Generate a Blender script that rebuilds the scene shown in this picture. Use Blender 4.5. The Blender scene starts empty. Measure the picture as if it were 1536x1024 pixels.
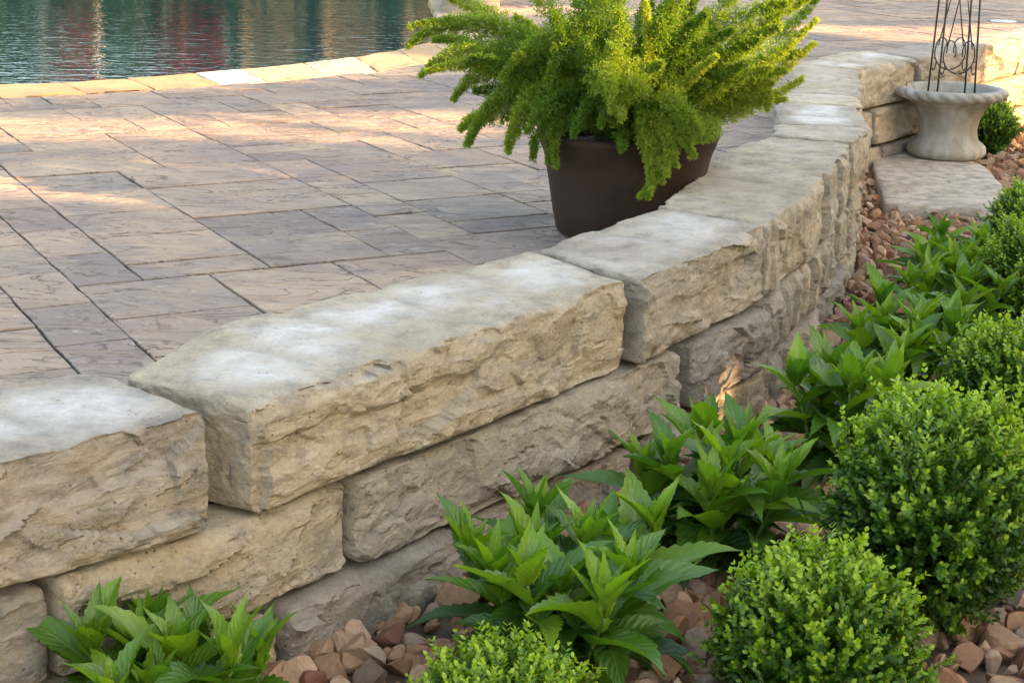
import bpy, math, random
import numpy as np
from mathutils import Vector, Matrix

random.seed(4)
RNG = np.random.default_rng(11)
SC = bpy.context.scene
COL = SC.collection

# ------------------------------------------------------------------ camera
F, HY, ROLL, CAMZ = 2500.0, -200.0, -0.02, 1.07       # focal length and horizon in photo pixels
PITCH = math.atan((512 - HY) / F)
cp, sp = math.cos(PITCH), math.sin(PITCH)
right0, up0, back = Vector((1, 0, 0)), Vector((0, sp, cp)), Vector((0, -cp, sp))
right = math.cos(ROLL) * right0 - math.sin(ROLL) * up0
up = math.sin(ROLL) * right0 + math.cos(ROLL) * up0
cd = bpy.data.cameras.new('camera')
cam = bpy.data.objects.new('camera', cd)
COL.objects.link(cam)
m = Matrix.Identity(4)
for i in range(3):
    m[i][0], m[i][1], m[i][2] = right[i], up[i], back[i]
m[2][3] = CAMZ
cam.matrix_world = m
cd.sensor_width = 36
cd.lens = F / 1536 * 36
cd.clip_start, cd.clip_end = 0.05, 2000
cd.dof.use_dof = False
SC.camera = cam

# ------------------------------------------------------------------ sky, sun, exposure
SUN_AZ = Vector((0.90, -0.42))
SUN_EL = math.radians(19)
S = Vector((SUN_AZ.x, SUN_AZ.y, 0)).normalized() * math.cos(SUN_EL) + Vector((0, 0, math.sin(SUN_EL)))
w = bpy.data.worlds.new('World')
SC.world = w
w.use_nodes = True
nt = w.node_tree
bg = nt.nodes['Background']
sky = nt.nodes.new('ShaderNodeTexSky')
sky.sky_type = 'NISHITA'
sky.sun_disc = False
sky.sun_elevation = SUN_EL
sky.sun_rotation = math.atan2(S.x, S.y)
sky.air_density, sky.dust_density, sky.ozone_density = 1.0, 3.0, 0.6
nt.links.new(sky.outputs[0], bg.inputs[0])
bg.inputs[1].default_value = 0.15
sd = bpy.data.lights.new('sun', 'SUN')
sd.energy, sd.angle, sd.color = 4.0, math.radians(0.5), (1.0, 0.67, 0.38)
sun = bpy.data.objects.new('sun', sd)
COL.objects.link(sun)
sun.rotation_euler = S.to_track_quat('Z', 'Y').to_euler()
SC.view_settings.view_transform = 'Standard'
SC.view_settings.look = 'None'
SC.view_settings.exposure = 2.7
SC.view_settings.use_white_balance = True
SC.view_settings.white_balance_temperature = 8000
SC.view_settings.white_balance_tint = 10
SC.view_settings.gamma = 1.0
SC.cycles.max_bounces = 7
SC.cycles.diffuse_bounces = 4
SC.cycles.transparent_max_bounces = 8


# ------------------------------------------------------------------ helpers
def tag(o, label=None, cat=None, group=None, kind=None):
    if label: o['label'] = label
    if cat: o['category'] = cat
    if group: o['group'] = group
    if kind: o['kind'] = kind
    return o


def empty(name, loc, rz=0):
    o = bpy.data.objects.new(name, None)
    o.empty_display_size = 0.1
    o.location = loc
    o.rotation_euler = (0, 0, rz)
    COL.objects.link(o)
    return o


def mesh(name, V, faces, mat, parent=None, smooth=True, attrs=None):
    """faces: list of integer arrays (n,k), or a plain list of tuples. Links ONE mesh object."""
    me = bpy.data.meshes.new(name)
    V = np.asarray(V, dtype=np.float64)
    if isinstance(faces, np.ndarray):
        faces = [faces]
    if len(faces) and isinstance(faces[0], np.ndarray):
        loops = np.concatenate([f.ravel() for f in faces]).astype(np.int32)
        tot = np.concatenate([np.full(len(f), f.shape[1]) for f in faces]).astype(np.int32)
        start = np.concatenate([[0], np.cumsum(tot)[:-1]]).astype(np.int32)
        me.vertices.add(len(V))
        me.vertices.foreach_set('co', V.ravel())
        me.loops.add(len(loops))
        me.loops.foreach_set('vertex_index', loops)
        me.polygons.add(len(tot))
        me.polygons.foreach_set('loop_start', start)
        me.update(calc_edges=True)
    else:
        me.from_pydata([tuple(v) for v in V], [], [tuple(int(i) for i in f) for f in faces])
    me.polygons.foreach_set('use_smooth', np.full(len(me.polygons), smooth))
    for k, a in (attrs or {}).items():
        at_ = me.attributes.new(k, 'FLOAT', 'POINT')
        at_.data.foreach_set('value', np.asarray(a, dtype=np.float32))
    me.materials.append(mat)
    me.update()
    o = bpy.data.objects.new(name, me)
    if parent: o.parent = parent
    COL.objects.link(o)
    return o


class MB:
    """gathers pieces that become one mesh"""
    def __init__(self):
        self.V, self.F, self.A, self.n = [], [], {}, 0

    def add(self, V, F, **at):
        V = np.asarray(V, float)
        for f in (F if isinstance(F, list) else [F]):
            self.F.append(np.asarray(f) + self.n)
        self.V.append(V)
        for k, a in at.items():
            self.A.setdefault(k, []).append(np.broadcast_to(np.asarray(a, float), (len(V),)))
        self.n += len(V)

    def build(self, name, mat, parent=None, smooth=True):
        return mesh(name, np.concatenate(self.V), self.F, mat, parent, smooth,
                    {k: np.concatenate(a) for k, a in self.A.items()})


def grid_faces(nu, nv, wrap=False):
    i = np.arange(nu - 1)[:, None]
    j = np.arange(nv if wrap else nv - 1)[None, :]
    a = i * nv + j
    b = i * nv + (j + 1) % nv
    return np.stack([a, b, b + nv, a + nv], -1).reshape(-1, 4)


def tube(P, R, k=6):
    """tube along points P with radii R: (verts, faces)"""
    P = np.asarray(P, float)
    R = np.broadcast_to(np.asarray(R, float), (len(P),))
    T = np.gradient(P, axis=0)
    T /= np.linalg.norm(T, axis=1)[:, None] + 1e-9
    ref = np.array([0.31, 0.22, 0.92]) if abs(T[0] @ np.array([0.31, 0.22, 0.92])) < .9 else np.array([1., 0, 0])
    A = np.cross(T, ref)
    A /= np.linalg.norm(A, axis=1)[:, None] + 1e-9
    B = np.cross(T, A)
    th = np.linspace(0, 2 * np.pi, k, endpoint=False)
    V = P[:, None] + R[:, None, None] * (np.cos(th)[None, :, None] * A[:, None] + np.sin(th)[None, :, None] * B[:, None])
    V = V.reshape(-1, 3)
    n = len(P)
    F_ = [grid_faces(n, k, True)[:, ::-1], np.arange(k)[None, :].copy(), (np.arange(k)[::-1] + (n - 1) * k)[None, :].copy()]
    return V, F_


def ray(x, y):
    u, v = (x - 768) / F, -(y - 512) / F
    c, s = math.cos(ROLL), math.sin(ROLL)
    u, v = c * u + s * v, -s * u + c * v
    return np.array([u, cp + v * sp, -sp + v * cp])


def at(x, y, z):
    """the point of height z seen at photo pixel (x, y)"""
    d = ray(x, y)
    return np.array([0, 0, CAMZ]) + (z - CAMZ) / d[2] * d


def atY(x, y, Y):
    d = ray(x, y)
    return np.array([0, 0, CAMZ]) + Y / d[1] * d


# ---- numpy noise
def _h(ix, iy, iz, s):
    ix, iy, iz = (a.astype(np.int64) for a in (ix, iy, iz))
    n = (ix * 374761393 + iy * 668265263 + iz * 2147483647 + s * 1274126177) & 0xffffffff
    n = ((n ^ (n >> 13)) * 1274126177) & 0xffffffff
    n = ((n ^ (n >> 16)) * 2246822519) & 0xffffffff
    return ((n ^ (n >> 15)) & 0xffffff) / float(0xffffff)


def vnoise(p, s=0):
    i = np.floor(p)
    f = p - i
    f = f * f * (3 - 2 * f)
    r = 0
    for a in (0, 1):
        for b in (0, 1):
            for c in (0, 1):
                wgt = (f[:, 0] if a else 1 - f[:, 0]) * (f[:, 1] if b else 1 - f[:, 1]) * (f[:, 2] if c else 1 - f[:, 2])
                r = r + wgt * _h(i[:, 0] + a, i[:, 1] + b, i[:, 2] + c, s)
    return r * 2 - 1


def fbm(p, s=0, o=4):
    r, a = 0, 1.0
    for k in range(o):
        r = r + a * vnoise(p * 2 ** k + 17.3 * k, s + k)
        a *= .5
    return r / 1.9


def facets(p, s=0, tilt=1.0):
    """piecewise planar field: every cell is a plane of its own slope, like a chiselled face"""
    i = np.floor(p)
    best = np.full(len(p), 9.0)
    val = np.zeros(len(p))
    for a in (-1, 0, 1):
        for b in (-1, 0, 1):
            for c in (-1, 0, 1):
                q = i + [a, b, c]
                cx, cy, cz = q[:, 0], q[:, 1], q[:, 2]
                f = np.stack([_h(cx, cy, cz, s + 1), _h(cx, cy, cz, s + 2), _h(cx, cy, cz, s + 3)], 1)
                d = p - (q + f)
                dd = (d * d).sum(1)
                g = np.stack([_h(cx, cy, cz, s + 4), _h(cx, cy, cz, s + 5), _h(cx, cy, cz, s + 6)], 1) * 2 - 1
                v = (d * g).sum(1) * tilt + (_h(cx, cy, cz, s + 7) - .5)
                mk = dd < best
                best = np.where(mk, dd, best)
                val = np.where(mk, v, val)
    return val


# ------------------------------------------------------------------ materials
def new_mat(name):
    mt = bpy.data.materials.new(name)
    mt.use_nodes = True
    t = mt.node_tree
    return mt, t, t.nodes['Principled BSDF']


def N(t, typ, **kw):
    n = t.nodes.new(typ)
    for k, v in kw.items():
        if k.startswith('i_'):
            key = k[2:]
            n.inputs[int(key) if key.isdigit() else key.replace('_', ' ')].default_value = v
        else:
            setattr(n, k, v)
    return n


def ramp(t, src, stops, interp='LINEAR'):
    r = N(t, 'ShaderNodeValToRGB')
    e = r.color_ramp.elements
    r.color_ramp.interpolation = interp
    while len(e) < len(stops):
        e.new(0.5)
    for k, (p, c) in enumerate(stops):
        e[k].position = p
        e[k].color = (*c, 1) if len(c) == 3 else c
    t.links.new(src, r.inputs[0])
    return r.outputs[0]


def mix(t, fac, a, b, blend='MIX'):
    n = N(t, 'ShaderNodeMix', data_type='RGBA', blend_type=blend)
    for sock, v in ((n.inputs[0], fac), (n.inputs[6], a), (n.inputs[7], b)):
        if isinstance(v, (int, float)): sock.default_value = v
        elif isinstance(v, tuple): sock.default_value = (*v, 1)
        else: t.links.new(v, sock)
    return n.outputs[2]


def math_(t, op, a, b=None):
    n = N(t, 'ShaderNodeMath', operation=op)
    for s_, v in ((n.inputs[0], a), (n.inputs[1], b)):
        if v is None: continue
        if isinstance(v, (int, float)): s_.default_value = v
        else: t.links.new(v, s_)
    return n.outputs[0]


def coords(t, scale=(1, 1, 1), rot=(0, 0, 0)):
    c = N(t, 'ShaderNodeTexCoord')
    mp = N(t, 'ShaderNodeMapping')
    mp.inputs['Scale'].default_value = scale
    mp.inputs['Rotation'].default_value = rot
    t.links.new(c.outputs['Object'], mp.inputs[0])
    return mp.outputs[0]


def noise(t, vec, scale, detail=4, rough=.55, dist=0.0):
    n = N(t, 'ShaderNodeTexNoise')
    n.inputs['Scale'].default_value = scale
    n.inputs['Detail'].default_value = detail
    n.inputs['Roughness'].default_value = rough
    n.inputs['Distortion'].default_value = dist
    t.links.new(vec, n.inputs['Vector'])
    return n.outputs[0]


def bump(t, b, height, strength=.5, dist=.01, prev=None):
    n = N(t, 'ShaderNodeBump')
    n.inputs['Strength'].default_value = strength
    n.inputs['Distance'].default_value = dist
    t.links.new(height, n.inputs['Height'])
    if prev: t.links.new(prev, n.inputs['Normal'])
    t.links.new(n.outputs[0], b.inputs['Normal'])
    return n.outputs[0]


def attr(t, name):
    return N(t, 'ShaderNodeAttribute', attribute_name=name).outputs['Fac']


def mat_stone(name, a, b, c, pits=.5):
    mt, t, bs = new_mat(name)
    v = coords(t)
    tint = attr(t, 'tint')
    n1 = noise(t, v, 4.5, 5, .6, .4)
    n2 = noise(t, coords(t, (6, 6, 14)), 2.5, 5, .65)
    col = ramp(t, n1, [(.3, a), (.5, b), (.72, c)])
    col = mix(t, ramp(t, n2, [(.42, (0, 0, 0)), (.64, (.85, .85, .85))]), col, (.20, .18, .155))
    col = mix(t, ramp(t, noise(t, v, 7, 3), [(.5, (0, 0, 0)), (.75, (.55, .55, .55))]), col, (.36, .285, .18))
    col = mix(t, ramp(t, noise(t, v, 120, 3, .7), [(.3, (.45, .45, .45)), (.62, (0, 0, 0))]), col, (.50, .455, .38), 'MIX')
    tcol = ramp(t, tint, [(0, (.78, .78, .82)), (.5, (1.0, .98, .94)), (1, (1.22, 1.14, 1.0))])
    col = mix(t, 1.0, col, tcol, 'MULTIPLY')
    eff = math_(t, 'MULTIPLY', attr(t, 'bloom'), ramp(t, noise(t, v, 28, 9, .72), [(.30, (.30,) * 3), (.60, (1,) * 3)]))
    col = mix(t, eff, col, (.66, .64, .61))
    vo = N(t, 'ShaderNodeTexVoronoi')
    vo.inputs['Scale'].default_value = 55
    t.links.new(v, vo.inputs['Vector'])
    pit = ramp(t, vo.outputs['Distance'], [(.08, (1, 1, 1)), (.16, (0, 0, 0))])
    pit = math_(t, 'MULTIPLY', pit, ramp(t, noise(t, v, 9, 2), [(.48, (0, 0, 0)), (.56, (1, 1, 1))]))
    col = mix(t, math_(t, 'MULTIPLY', pit, pits), col, (.10, .085, .06))
    t.links.new(col, bs.inputs['Base Color'])
    bs.inputs['Roughness'].default_value = .88
    bs.inputs['Specular IOR Level'].default_value = .25
    h = math_(t, 'ADD', noise(t, v, 60, 9, .75), math_(t, 'MULTIPLY', pit, -.6))
    rg = math_(t, 'ABSOLUTE', math_(t, 'SUBTRACT', noise(t, coords(t, (1, 1, 2.2)), 13, 5, .6, .5), .5))
    h = math_(t, 'ADD', h, math_(t, 'MULTIPLY', rg, -2.2))
    for sc_, k_ in ((22, .30), (70, .16)):
        vv = N(t, 'ShaderNodeTexVoronoi')
        wv = N(t, 'ShaderNodeVectorMath', operation='ADD')
        nz = N(t, 'ShaderNodeTexNoise', i_Scale=14.0, i_Detail=3.0)
        t.links.new(v, nz.inputs['Vector'])
        ws = N(t, 'ShaderNodeVectorMath', operation='SCALE')
        ws.inputs['Scale'].default_value = .05
        t.links.new(nz.outputs['Color'], ws.inputs[0])
        t.links.new(coords(t, (1, 1, 1.6)), wv.inputs[0])
        t.links.new(ws.outputs[0], wv.inputs[1])
        t.links.new(wv.outputs[0], vv.inputs['Vector'])
        vv.inputs['Scale'].default_value = sc_
        dl = N(t, 'ShaderNodeVectorMath', operation='SUBTRACT')
        t.links.new(wv.outputs[0], dl.inputs[0])
        t.links.new(vv.outputs['Position'], dl.inputs[1])
        cl = N(t, 'ShaderNodeVectorMath', operation='SUBTRACT')
        cl.inputs[1].default_value = (.5, .5, .5)
        t.links.new(vv.outputs['Color'], cl.inputs[0])
        dt = N(t, 'ShaderNodeVectorMath', operation='DOT_PRODUCT')
        t.links.new(dl.outputs[0], dt.inputs[0])
        t.links.new(cl.outputs[0], dt.inputs[1])
        h = math_(t, 'ADD', h, math_(t, 'MULTIPLY', dt.outputs['Value'], sc_ * k_ * 2.0))
    bump(t, bs, h, .8, .012)
    return mt


M = {}
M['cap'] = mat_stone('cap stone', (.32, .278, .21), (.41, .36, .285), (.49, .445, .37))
M['block'] = mat_stone('wall stone', (.27, .235, .18), (.36, .315, .245), (.43, .385, .31), .6)
M['slab'] = mat_stone('slab stone', (.46, .40, .34), (.53, .47, .40), (.60, .54, .47), .2)


def mat_paver():
    mt, t, bs = new_mat('paver')
    v = coords(t)
    tint = attr(t, 'tint')
    col = ramp(t, tint, [(0, (.22, .192, .182)), (.25, (.35, .285, .24)), (.5, (.43, .35, .27)), (.75, (.235, .22, .22)), (1, (.47, .38, .285))])
    blot = noise(t, v, 2.6, 5, .6, .6)
    col = mix(t, ramp(t, blot, [(.42, (0, 0, 0)), (.64, (.75,) * 3)]), col, (.24, .222, .228))
    blot2 = noise(t, coords(t, (1, 1, 1), (.3, .2, 1)), 3.3, 5, .6)
    col = mix(t, ramp(t, blot2, [(.5, (0, 0, 0)), (.7, (.8,) * 3)]), col, (.43, .36, .285))
    # cleft ridges: contour lines of a warped noise stretched along the bed
    r = math.radians(20)
    n = noise(t, coords(t, (1.5, 4.0, 1), (0, 0, -r)), 2.2, 5, .55, .9)
    f = math_(t, 'FRACT', math_(t, 'MULTIPLY', math_(t, 'ADD', n, math_(t, 'MULTIPLY', tint, 7.0)), 6.0))
    gate = ramp(t, noise(t, v, 3.1, 2), [(.3, (0, 0, 0)), (.5, (1, 1, 1))])
    line = ramp(t, f, [(0, (1,) * 3), (.12, (0,) * 3), (.92, (0,) * 3), (1, (1,) * 3)])
    line = math_(t, 'MULTIPLY', line, gate)
    col = mix(t, math_(t, 'MULTIPLY', line, .9), col, (.10, .085, .075))
    chalk = ramp(t, noise(t, coords(t, (2, 5, 1), (0, 0, -r)), 7, 6, .7), [(.58, (0,) * 3), (.70, (.6,) * 3)])
    col = mix(t, chalk, col, (.56, .54, .53))
    col = mix(t, math_(t, 'MULTIPLY', attr(t, 'edge'), .62), col, (.05, .042, .036))
    col = mix(t, 1.0, col, (.92, .85, .79), 'MULTIPLY')
    t.links.new(col, bs.inputs['Base Color'])
    bs.inputs['Roughness'].default_value = .8
    bs.inputs['Specular IOR Level'].default_value = .14
    h = math_(t, 'ADD', math_(t, 'MULTIPLY', f, .8), math_(t, 'MULTIPLY', noise(t, v, 30, 6, .65), .9))
    h = math_(t, 'ADD', h, math_(t, 'MULTIPLY', noise(t, v, 7, 4), 1.4))
    bump(t, bs, h, 1.0, .013)
    return mt


M['paver'] = mat_paver()


def mat_simple(name, stops, scale=8, rough=.8, bump_s=.3, bscale=40, spec=.4, metal=0.0, bdist=.006):
    mt, t, bs = new_mat(name)
    v = coords(t)
    t.links.new(ramp(t, noise(t, v, scale, 5, .6), stops), bs.inputs['Base Color'])
    bs.inputs['Roughness'].default_value = rough
    bs.inputs['Specular IOR Level'].default_value = spec
    bs.inputs['Metallic'].default_value = metal
    if bump_s: bump(t, bs, noise(t, v, bscale, 6, .65), bump_s, bdist)
    return mt


M['joint'] = mat_simple('joint sand', [(.3, (.035, .03, .026)), (.7, (.07, .06, .05))], 20, .95)
M['soil'] = mat_simple('soil', [(.3, (.028, .02, .015)), (.7, (.07, .05, .036))], 14, .95, .8, 60)
M['bed'] = mat_simple('bed soil', [(.3, (.06, .042, .03)), (.7, (.15, .10, .07))], 14, .95, .8, 60)
M['pot'] = mat_simple('brown glazed clay', [(.3, (.024, .014, .010)), (.55, (.036, .022, .016)), (.75, (.075, .05, .038))], 4, .7, .35, 60, .15)
M['iron'] = mat_simple('black iron', [(.3, (.012, .011, .010)), (.7, (.03, .026, .022))], 30, .5, .3, 120, .5)
M['bark'] = mat_simple('bark', [(.3, (.06, .045, .03)), (.7, (.16, .12, .085))], 12, .9, .8, 30)
M['grate'] = mat_simple('white plastic', [(.3, (.5, .5, .48)), (.7, (.6, .6, .58))], 12, .5, 0)
M['dry'] = mat_simple('dry leaf', [(.3, (.22, .07, .025)), (.7, (.36, .14, .05))], 40, .8, .3, 60)
M['farwall'] = mat_simple('far wall', [(.3, (.05, .045, .04)), (.7, (.10, .09, .078))], 3, .9, 0)
M['post'] = mat_simple('white paint', [(.3, (.75, .75, .73)), (.7, (.82, .82, .8))], 3, .5, 0)


def mat_coping():
    mt, t, bs = new_mat('coping flagstone')
    v = coords(t)
    col = ramp(t, attr(t, 'tint'), [(0, (.30, .18, .085)), (.45, (.35, .235, .12)), (.7, (.40, .33, .24)), (1, (.56, .51, .44))])
    col = mix(t, ramp(t, noise(t, v, 5, 5), [(.45, (0,) * 3), (.7, (.6,) * 3)]), col, (.38, .25, .13))
    t.links.new(col, bs.inputs['Base Color'])
    bs.inputs['Roughness'].default_value = .8
    bump(t, bs, noise(t, v, 18, 6, .65), .6, .01)
    return mt


M['coping'] = mat_coping()


def mat_urn():
    mt, t, bs = new_mat('cast concrete')
    v = coords(t)
    col = ramp(t, noise(t, v, 7, 5, .6), [(.3, (.24, .225, .195)), (.6, (.36, .345, .315)), (.8, (.45, .44, .42))])
    col = mix(t, ramp(t, noise(t, coords(t, (9, 9, 3)), 1.3, 5, .6), [(.42, (0,) * 3), (.66, (.8,) * 3)]), col, (.17, .155, .105))
    t.links.new(col, bs.inputs['Base Color'])
    bs.inputs['Roughness'].default_value = .85
    bump(t, bs, noise(t, v, 70, 6, .7), .4, .004)
    return mt


M['urn'] = mat_urn()


def mat_gravel():
    mt, t, bs = new_mat('river gravel')
    v = coords(t)
    col = ramp(t, attr(t, 'tint'), [(0, (.20, .095, .068)), (.15, (.33, .20, .14)), (.4, (.43, .30, .20)), (.62, (.50, .39, .28)),
                                    (.8, (.55, .46, .36)), (.9, (.30, .27, .25)), (1, (.62, .56, .48))])
    col = mix(t, ramp(t, noise(t, v, 60, 4, .7), [(.4, (0,) * 3), (.7, (.5,) * 3)]), col, (.22, .13, .085))
    t.links.new(col, bs.inputs['Base Color'])
    col = mix(t, 1.0, col, (.76, .60, .48), 'MULTIPLY')
    t.links.new(col, bs.inputs['Base Color'])
    bs.inputs['Roughness'].default_value = .75
    bump(t, bs, noise(t, v, 90, 5, .65), .5, .006)
    return mt


M['gravel'] = mat_gravel()


def mat_leaf(name, stops, trans=.3, rough=.45, spec=.5, veins=False, tcol=None):
    mt, t, bs = new_mat(name)
    v = coords(t)
    col = ramp(t, attr(t, 'tint'), stops)
    nz = noise(t, v, 40, 3)
    col = mix(t, math_(t, 'MULTIPLY', nz, .35), col, mix(t, 1.0, col, (.55, .62, .5), 'MULTIPLY'))
    if veins:
        lu, lv = attr(t, 'lu'), attr(t, 'lv')
        av = math_(t, 'ABSOLUTE', lv)
        ph = math_(t, 'SUBTRACT', math_(t, 'MULTIPLY', lu, 9.0), math_(t, 'MULTIPLY', av, 2.2))
        fr = math_(t, 'ABSOLUTE', math_(t, 'SUBTRACT', math_(t, 'FRACT', ph), .5))
        vein = ramp(t, fr, [(0, (1,) * 3), (.09, (0,) * 3)])
        mid = ramp(t, av, [(0, (1,) * 3), (.07, (0,) * 3)])
        col = mix(t, math_(t, 'MULTIPLY', vein, .09), col, mix(t, .5, col, (.30, .42, .14)))
        col = mix(t, math_(t, 'MULTIPLY', mid, .35), col, (.30, .42, .14))
        h = math_(t, 'SUBTRACT', math_(t, 'MULTIPLY', math_(t, 'SINE', math_(t, 'MULTIPLY', ph, 6.283)), -.5), math_(t, 'MULTIPLY', mid, 1.0))
        h = math_(t, 'ADD', h, math_(t, 'MULTIPLY', noise(t, v, 130, 3), 1.0))
        bump(t, bs, h, .4, .002)
    t.links.new(col, bs.inputs['Base Color'])
    bs.inputs['Roughness'].default_value = rough
    bs.inputs['Specular IOR Level'].default_value = spec
    tr = N(t, 'ShaderNodeBsdfTranslucent')
    t.links.new(mix(t, 1.0, col, tcol or (1.6, 1.7, .6), 'MULTIPLY'), tr.inputs[0])
    ms = N(t, 'ShaderNodeMixShader')
    ms.inputs[0].default_value = trans
    t.links.new(bs.outputs[0], ms.inputs[1])
    t.links.new(tr.outputs[0], ms.inputs[2])
    t.links.new(ms.outputs[0], t.nodes['Material Output'].inputs[0])
    return mt


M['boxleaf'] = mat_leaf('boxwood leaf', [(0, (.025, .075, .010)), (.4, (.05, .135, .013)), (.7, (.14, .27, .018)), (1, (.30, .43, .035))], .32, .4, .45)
M['coneleaf'] = mat_leaf('broad leaf', [(0, (.025, .085, .018)), (.45, (.065, .175, .020)), (1, (.20, .34, .025))], .36, .36, .6, True)
M['fernleaf'] = mat_leaf('fern needle', [(0, (.035, .10, .014)), (.4, (.105, .195, .026)), (.75, (.215, .30, .045)), (1, (.40, .44, .08))], .45, .5, .3)
M['treeleaf'] = mat_leaf('tree leaf', [(0, (.02, .06, .012)), (1, (.06, .13, .025))], .15, .5, .3)
M['darkleaf'] = mat_leaf('dark leaf', [(0, (.006, .024, .014)), (1, (.018, .055, .030))], .1, .5, .3)
M['redleaf'] = mat_leaf('maroon leaf', [(0, (.16, .008, .022)), (1, (.34, .015, .05))], .15, .5, .3)
M['stem'] = mat_simple('green stem', [(.3, (.06, .12, .025)), (.7, (.11, .19, .04))], 20, .55, 0)
M['twig'] = mat_simple('twig', [(.3, (.07, .06, .03)), (.7, (.12, .10, .05))], 20, .8, 0)
M['bud'] = mat_simple('flower bud', [(.3, (.55, .28, .03)), (.7, (.65, .42, .06))], 60, .7, 0)


def mat_water():
    mt, t, bs = new_mat('pool water')
    t.links.new(ramp(t, noise(t, coords(t), .25, 3), [(.35, (.003, .030, .036)), (.65, (.008, .058, .056))]), bs.inputs['Base Color'])
    bs.inputs['Roughness'].default_value = .02
    bs.inputs['IOR'].default_value = 1.33
    h = math_(t, 'ADD', noise(t, coords(t, (1.0, 2.2, 1)), 5.0, 3, .5, .3), math_(t, 'MULTIPLY', noise(t, coords(t, (1, 1.8, 1)), 17, 2, .5), .22))
    bump(t, bs, h, .22, .03)
    return mt


M['water'] = mat_water()

# ------------------------------------------------------------------ the wall's line, from its near end to its far end
PATH = np.array([(-1.30, 1.72), (-.758, 2.33), (-.463, 2.62), (.25, 3.56), (.645, 4.185), (.90, 4.85), (1.131, 5.561), (1.245, 5.949),
                 (1.343, 6.574), (1.46, 7.30), (1.588, 7.787), (1.965, 8.274), (2.828, 9.44), (3.7, 10.62), (5.2, 12.6)])
SEG = np.linalg.norm(np.diff(PATH, axis=0), axis=1)
ARC = np.concatenate([[0], np.cumsum(SEG)])


def path_at(s):
    s = np.atleast_1d(s)
    return np.stack([np.interp(s, ARC, PATH[:, 0]), np.interp(s, ARC, PATH[:, 1])], 1)


def path_n(s):
    """outward normal (towards the bed)"""
    d = path_at(np.atleast_1d(s) + .12) - path_at(np.atleast_1d(s) - .12)
    d /= np.linalg.norm(d, axis=1)[:, None]
    return np.stack([d[:, 1], -d[:, 0]], 1)


def path_off(s, off):
    return path_at(s) + path_n(s) * np.atleast_1d(off)[:, None]


def arc_of(p):
    q = path_at(np.linspace(0, ARC[-1], 4000))
    return np.linspace(0, ARC[-1], 4000)[np.argmin(((q - np.asarray(p)[:2]) ** 2).sum(1))]


# ------------------------------------------------------------------ ground, patio, pool
def poly_sheet(name, pts, z, mat):
    return mesh(name, [(p[0], p[1], z) for p in pts], [tuple(range(len(pts)))], mat, None, False)


tag(poly_sheet('ground', [(-300, -300), (300, -300), (300, 300), (-300, 300)], -.345, M['soil']), kind='structure')
bed = [tuple(path_off(s, -.08)[0]) for s in np.linspace(0, ARC[-1], 60)] + [(9, 12), (9, -2), (.2, -2), (-1.2, 1.2)]
tag(poly_sheet('garden_bed', bed, -.318, M['bed']), kind='structure')

COPE_OUT = np.array([(-9., 3.4), (-6.5, 4.9), (-4.6, 6.25), (-3.3, 7.12), (-2.38, 7.67), (-2.1, 7.83), (-1.74, 8.08), (-1.42, 8.34), (-1.17, 8.54), (-.93, 8.81),
                     (-.70, 9.05), (-.44, 9.60), (-.28, 10.4), (-.27, 11.3), (-.36, 12.4), (-.48, 14), (-.6, 18), (-.7, 24)])
COPE_IN = np.array([(-9.2, 3.8), (-6.7, 5.3), (-4.8, 6.66), (-3.48, 7.58), (-2.52, 8.14), (-2.22, 8.26), (-1.86, 8.57), (-1.54, 8.89), (-1.27, 9.16), (-1.02, 9.5),
                    (-.80, 9.86), (-.56, 10.5), (-.50, 10.9), (-.52, 11.5), (-.62, 12.6), (-.74, 14), (-.86, 18), (-.96, 24)])
# joint sheet under the pavers, cut out round the pool and along the wall
inner = [tuple(path_off(s, -.10)[0]) for s in np.linspace(0, ARC[-1], 60)]
sheet = inner + [(16, 27), (16, 45), (-.7, 45)] + [tuple(p) for p in COPE_OUT[::-1]] + [(-14, 0), (-14, -6), (-2.2, -.5)]
tag(poly_sheet('patio_base', sheet, -.009, M['joint']), kind='structure')
# earth behind the wall
s_ = np.linspace(0, ARC[-1], 60)
q = path_off(s_, -.16)
V = np.concatenate([np.c_[q, np.full(60, -.4)], np.c_[q, np.full(60, -.012)]])
tag(mesh('earth_bank', V, np.array([(i, i + 1, 61 + i, 60 + i) for i in range(59)]), M['soil'], None, False), kind='structure')

# pool
water_poly = [tuple(p * .5 + o * .5) for p, o in zip(COPE_IN, COPE_OUT)] + [(-.8, 24.2), (-24, 24.2), (-24, 3.5)]
tag(poly_sheet('water', water_poly, -.125, M['water']), kind='structure')
cq = COPE_OUT * .8 + COPE_IN * .2
n_ = len(cq)
V = np.concatenate([np.c_[cq, np.full(n_, -.4)], np.c_[cq, np.full(n_, -.03)]])
tag(mesh('pool_shell', V, np.array([(i, i + 1, n_ + 1 + i, n_ + i) for i in range(n_ - 1)]), M['slab'], None, False), kind='structure')


def clip(poly, a, n):
    """keep the part of poly where (p - a).n <= 0"""
    out = []
    for i in range(len(poly)):
        p, q_ = poly[i], poly[(i + 1) % len(poly)]
        dp, dq = (p - a) @ n, (q_ - a) @ n
        if dp <= 0: out.append(p)
        if dp * dq < 0: out.append(p + (q_ - p) * (dp / (dp - dq)))
    return out


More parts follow.
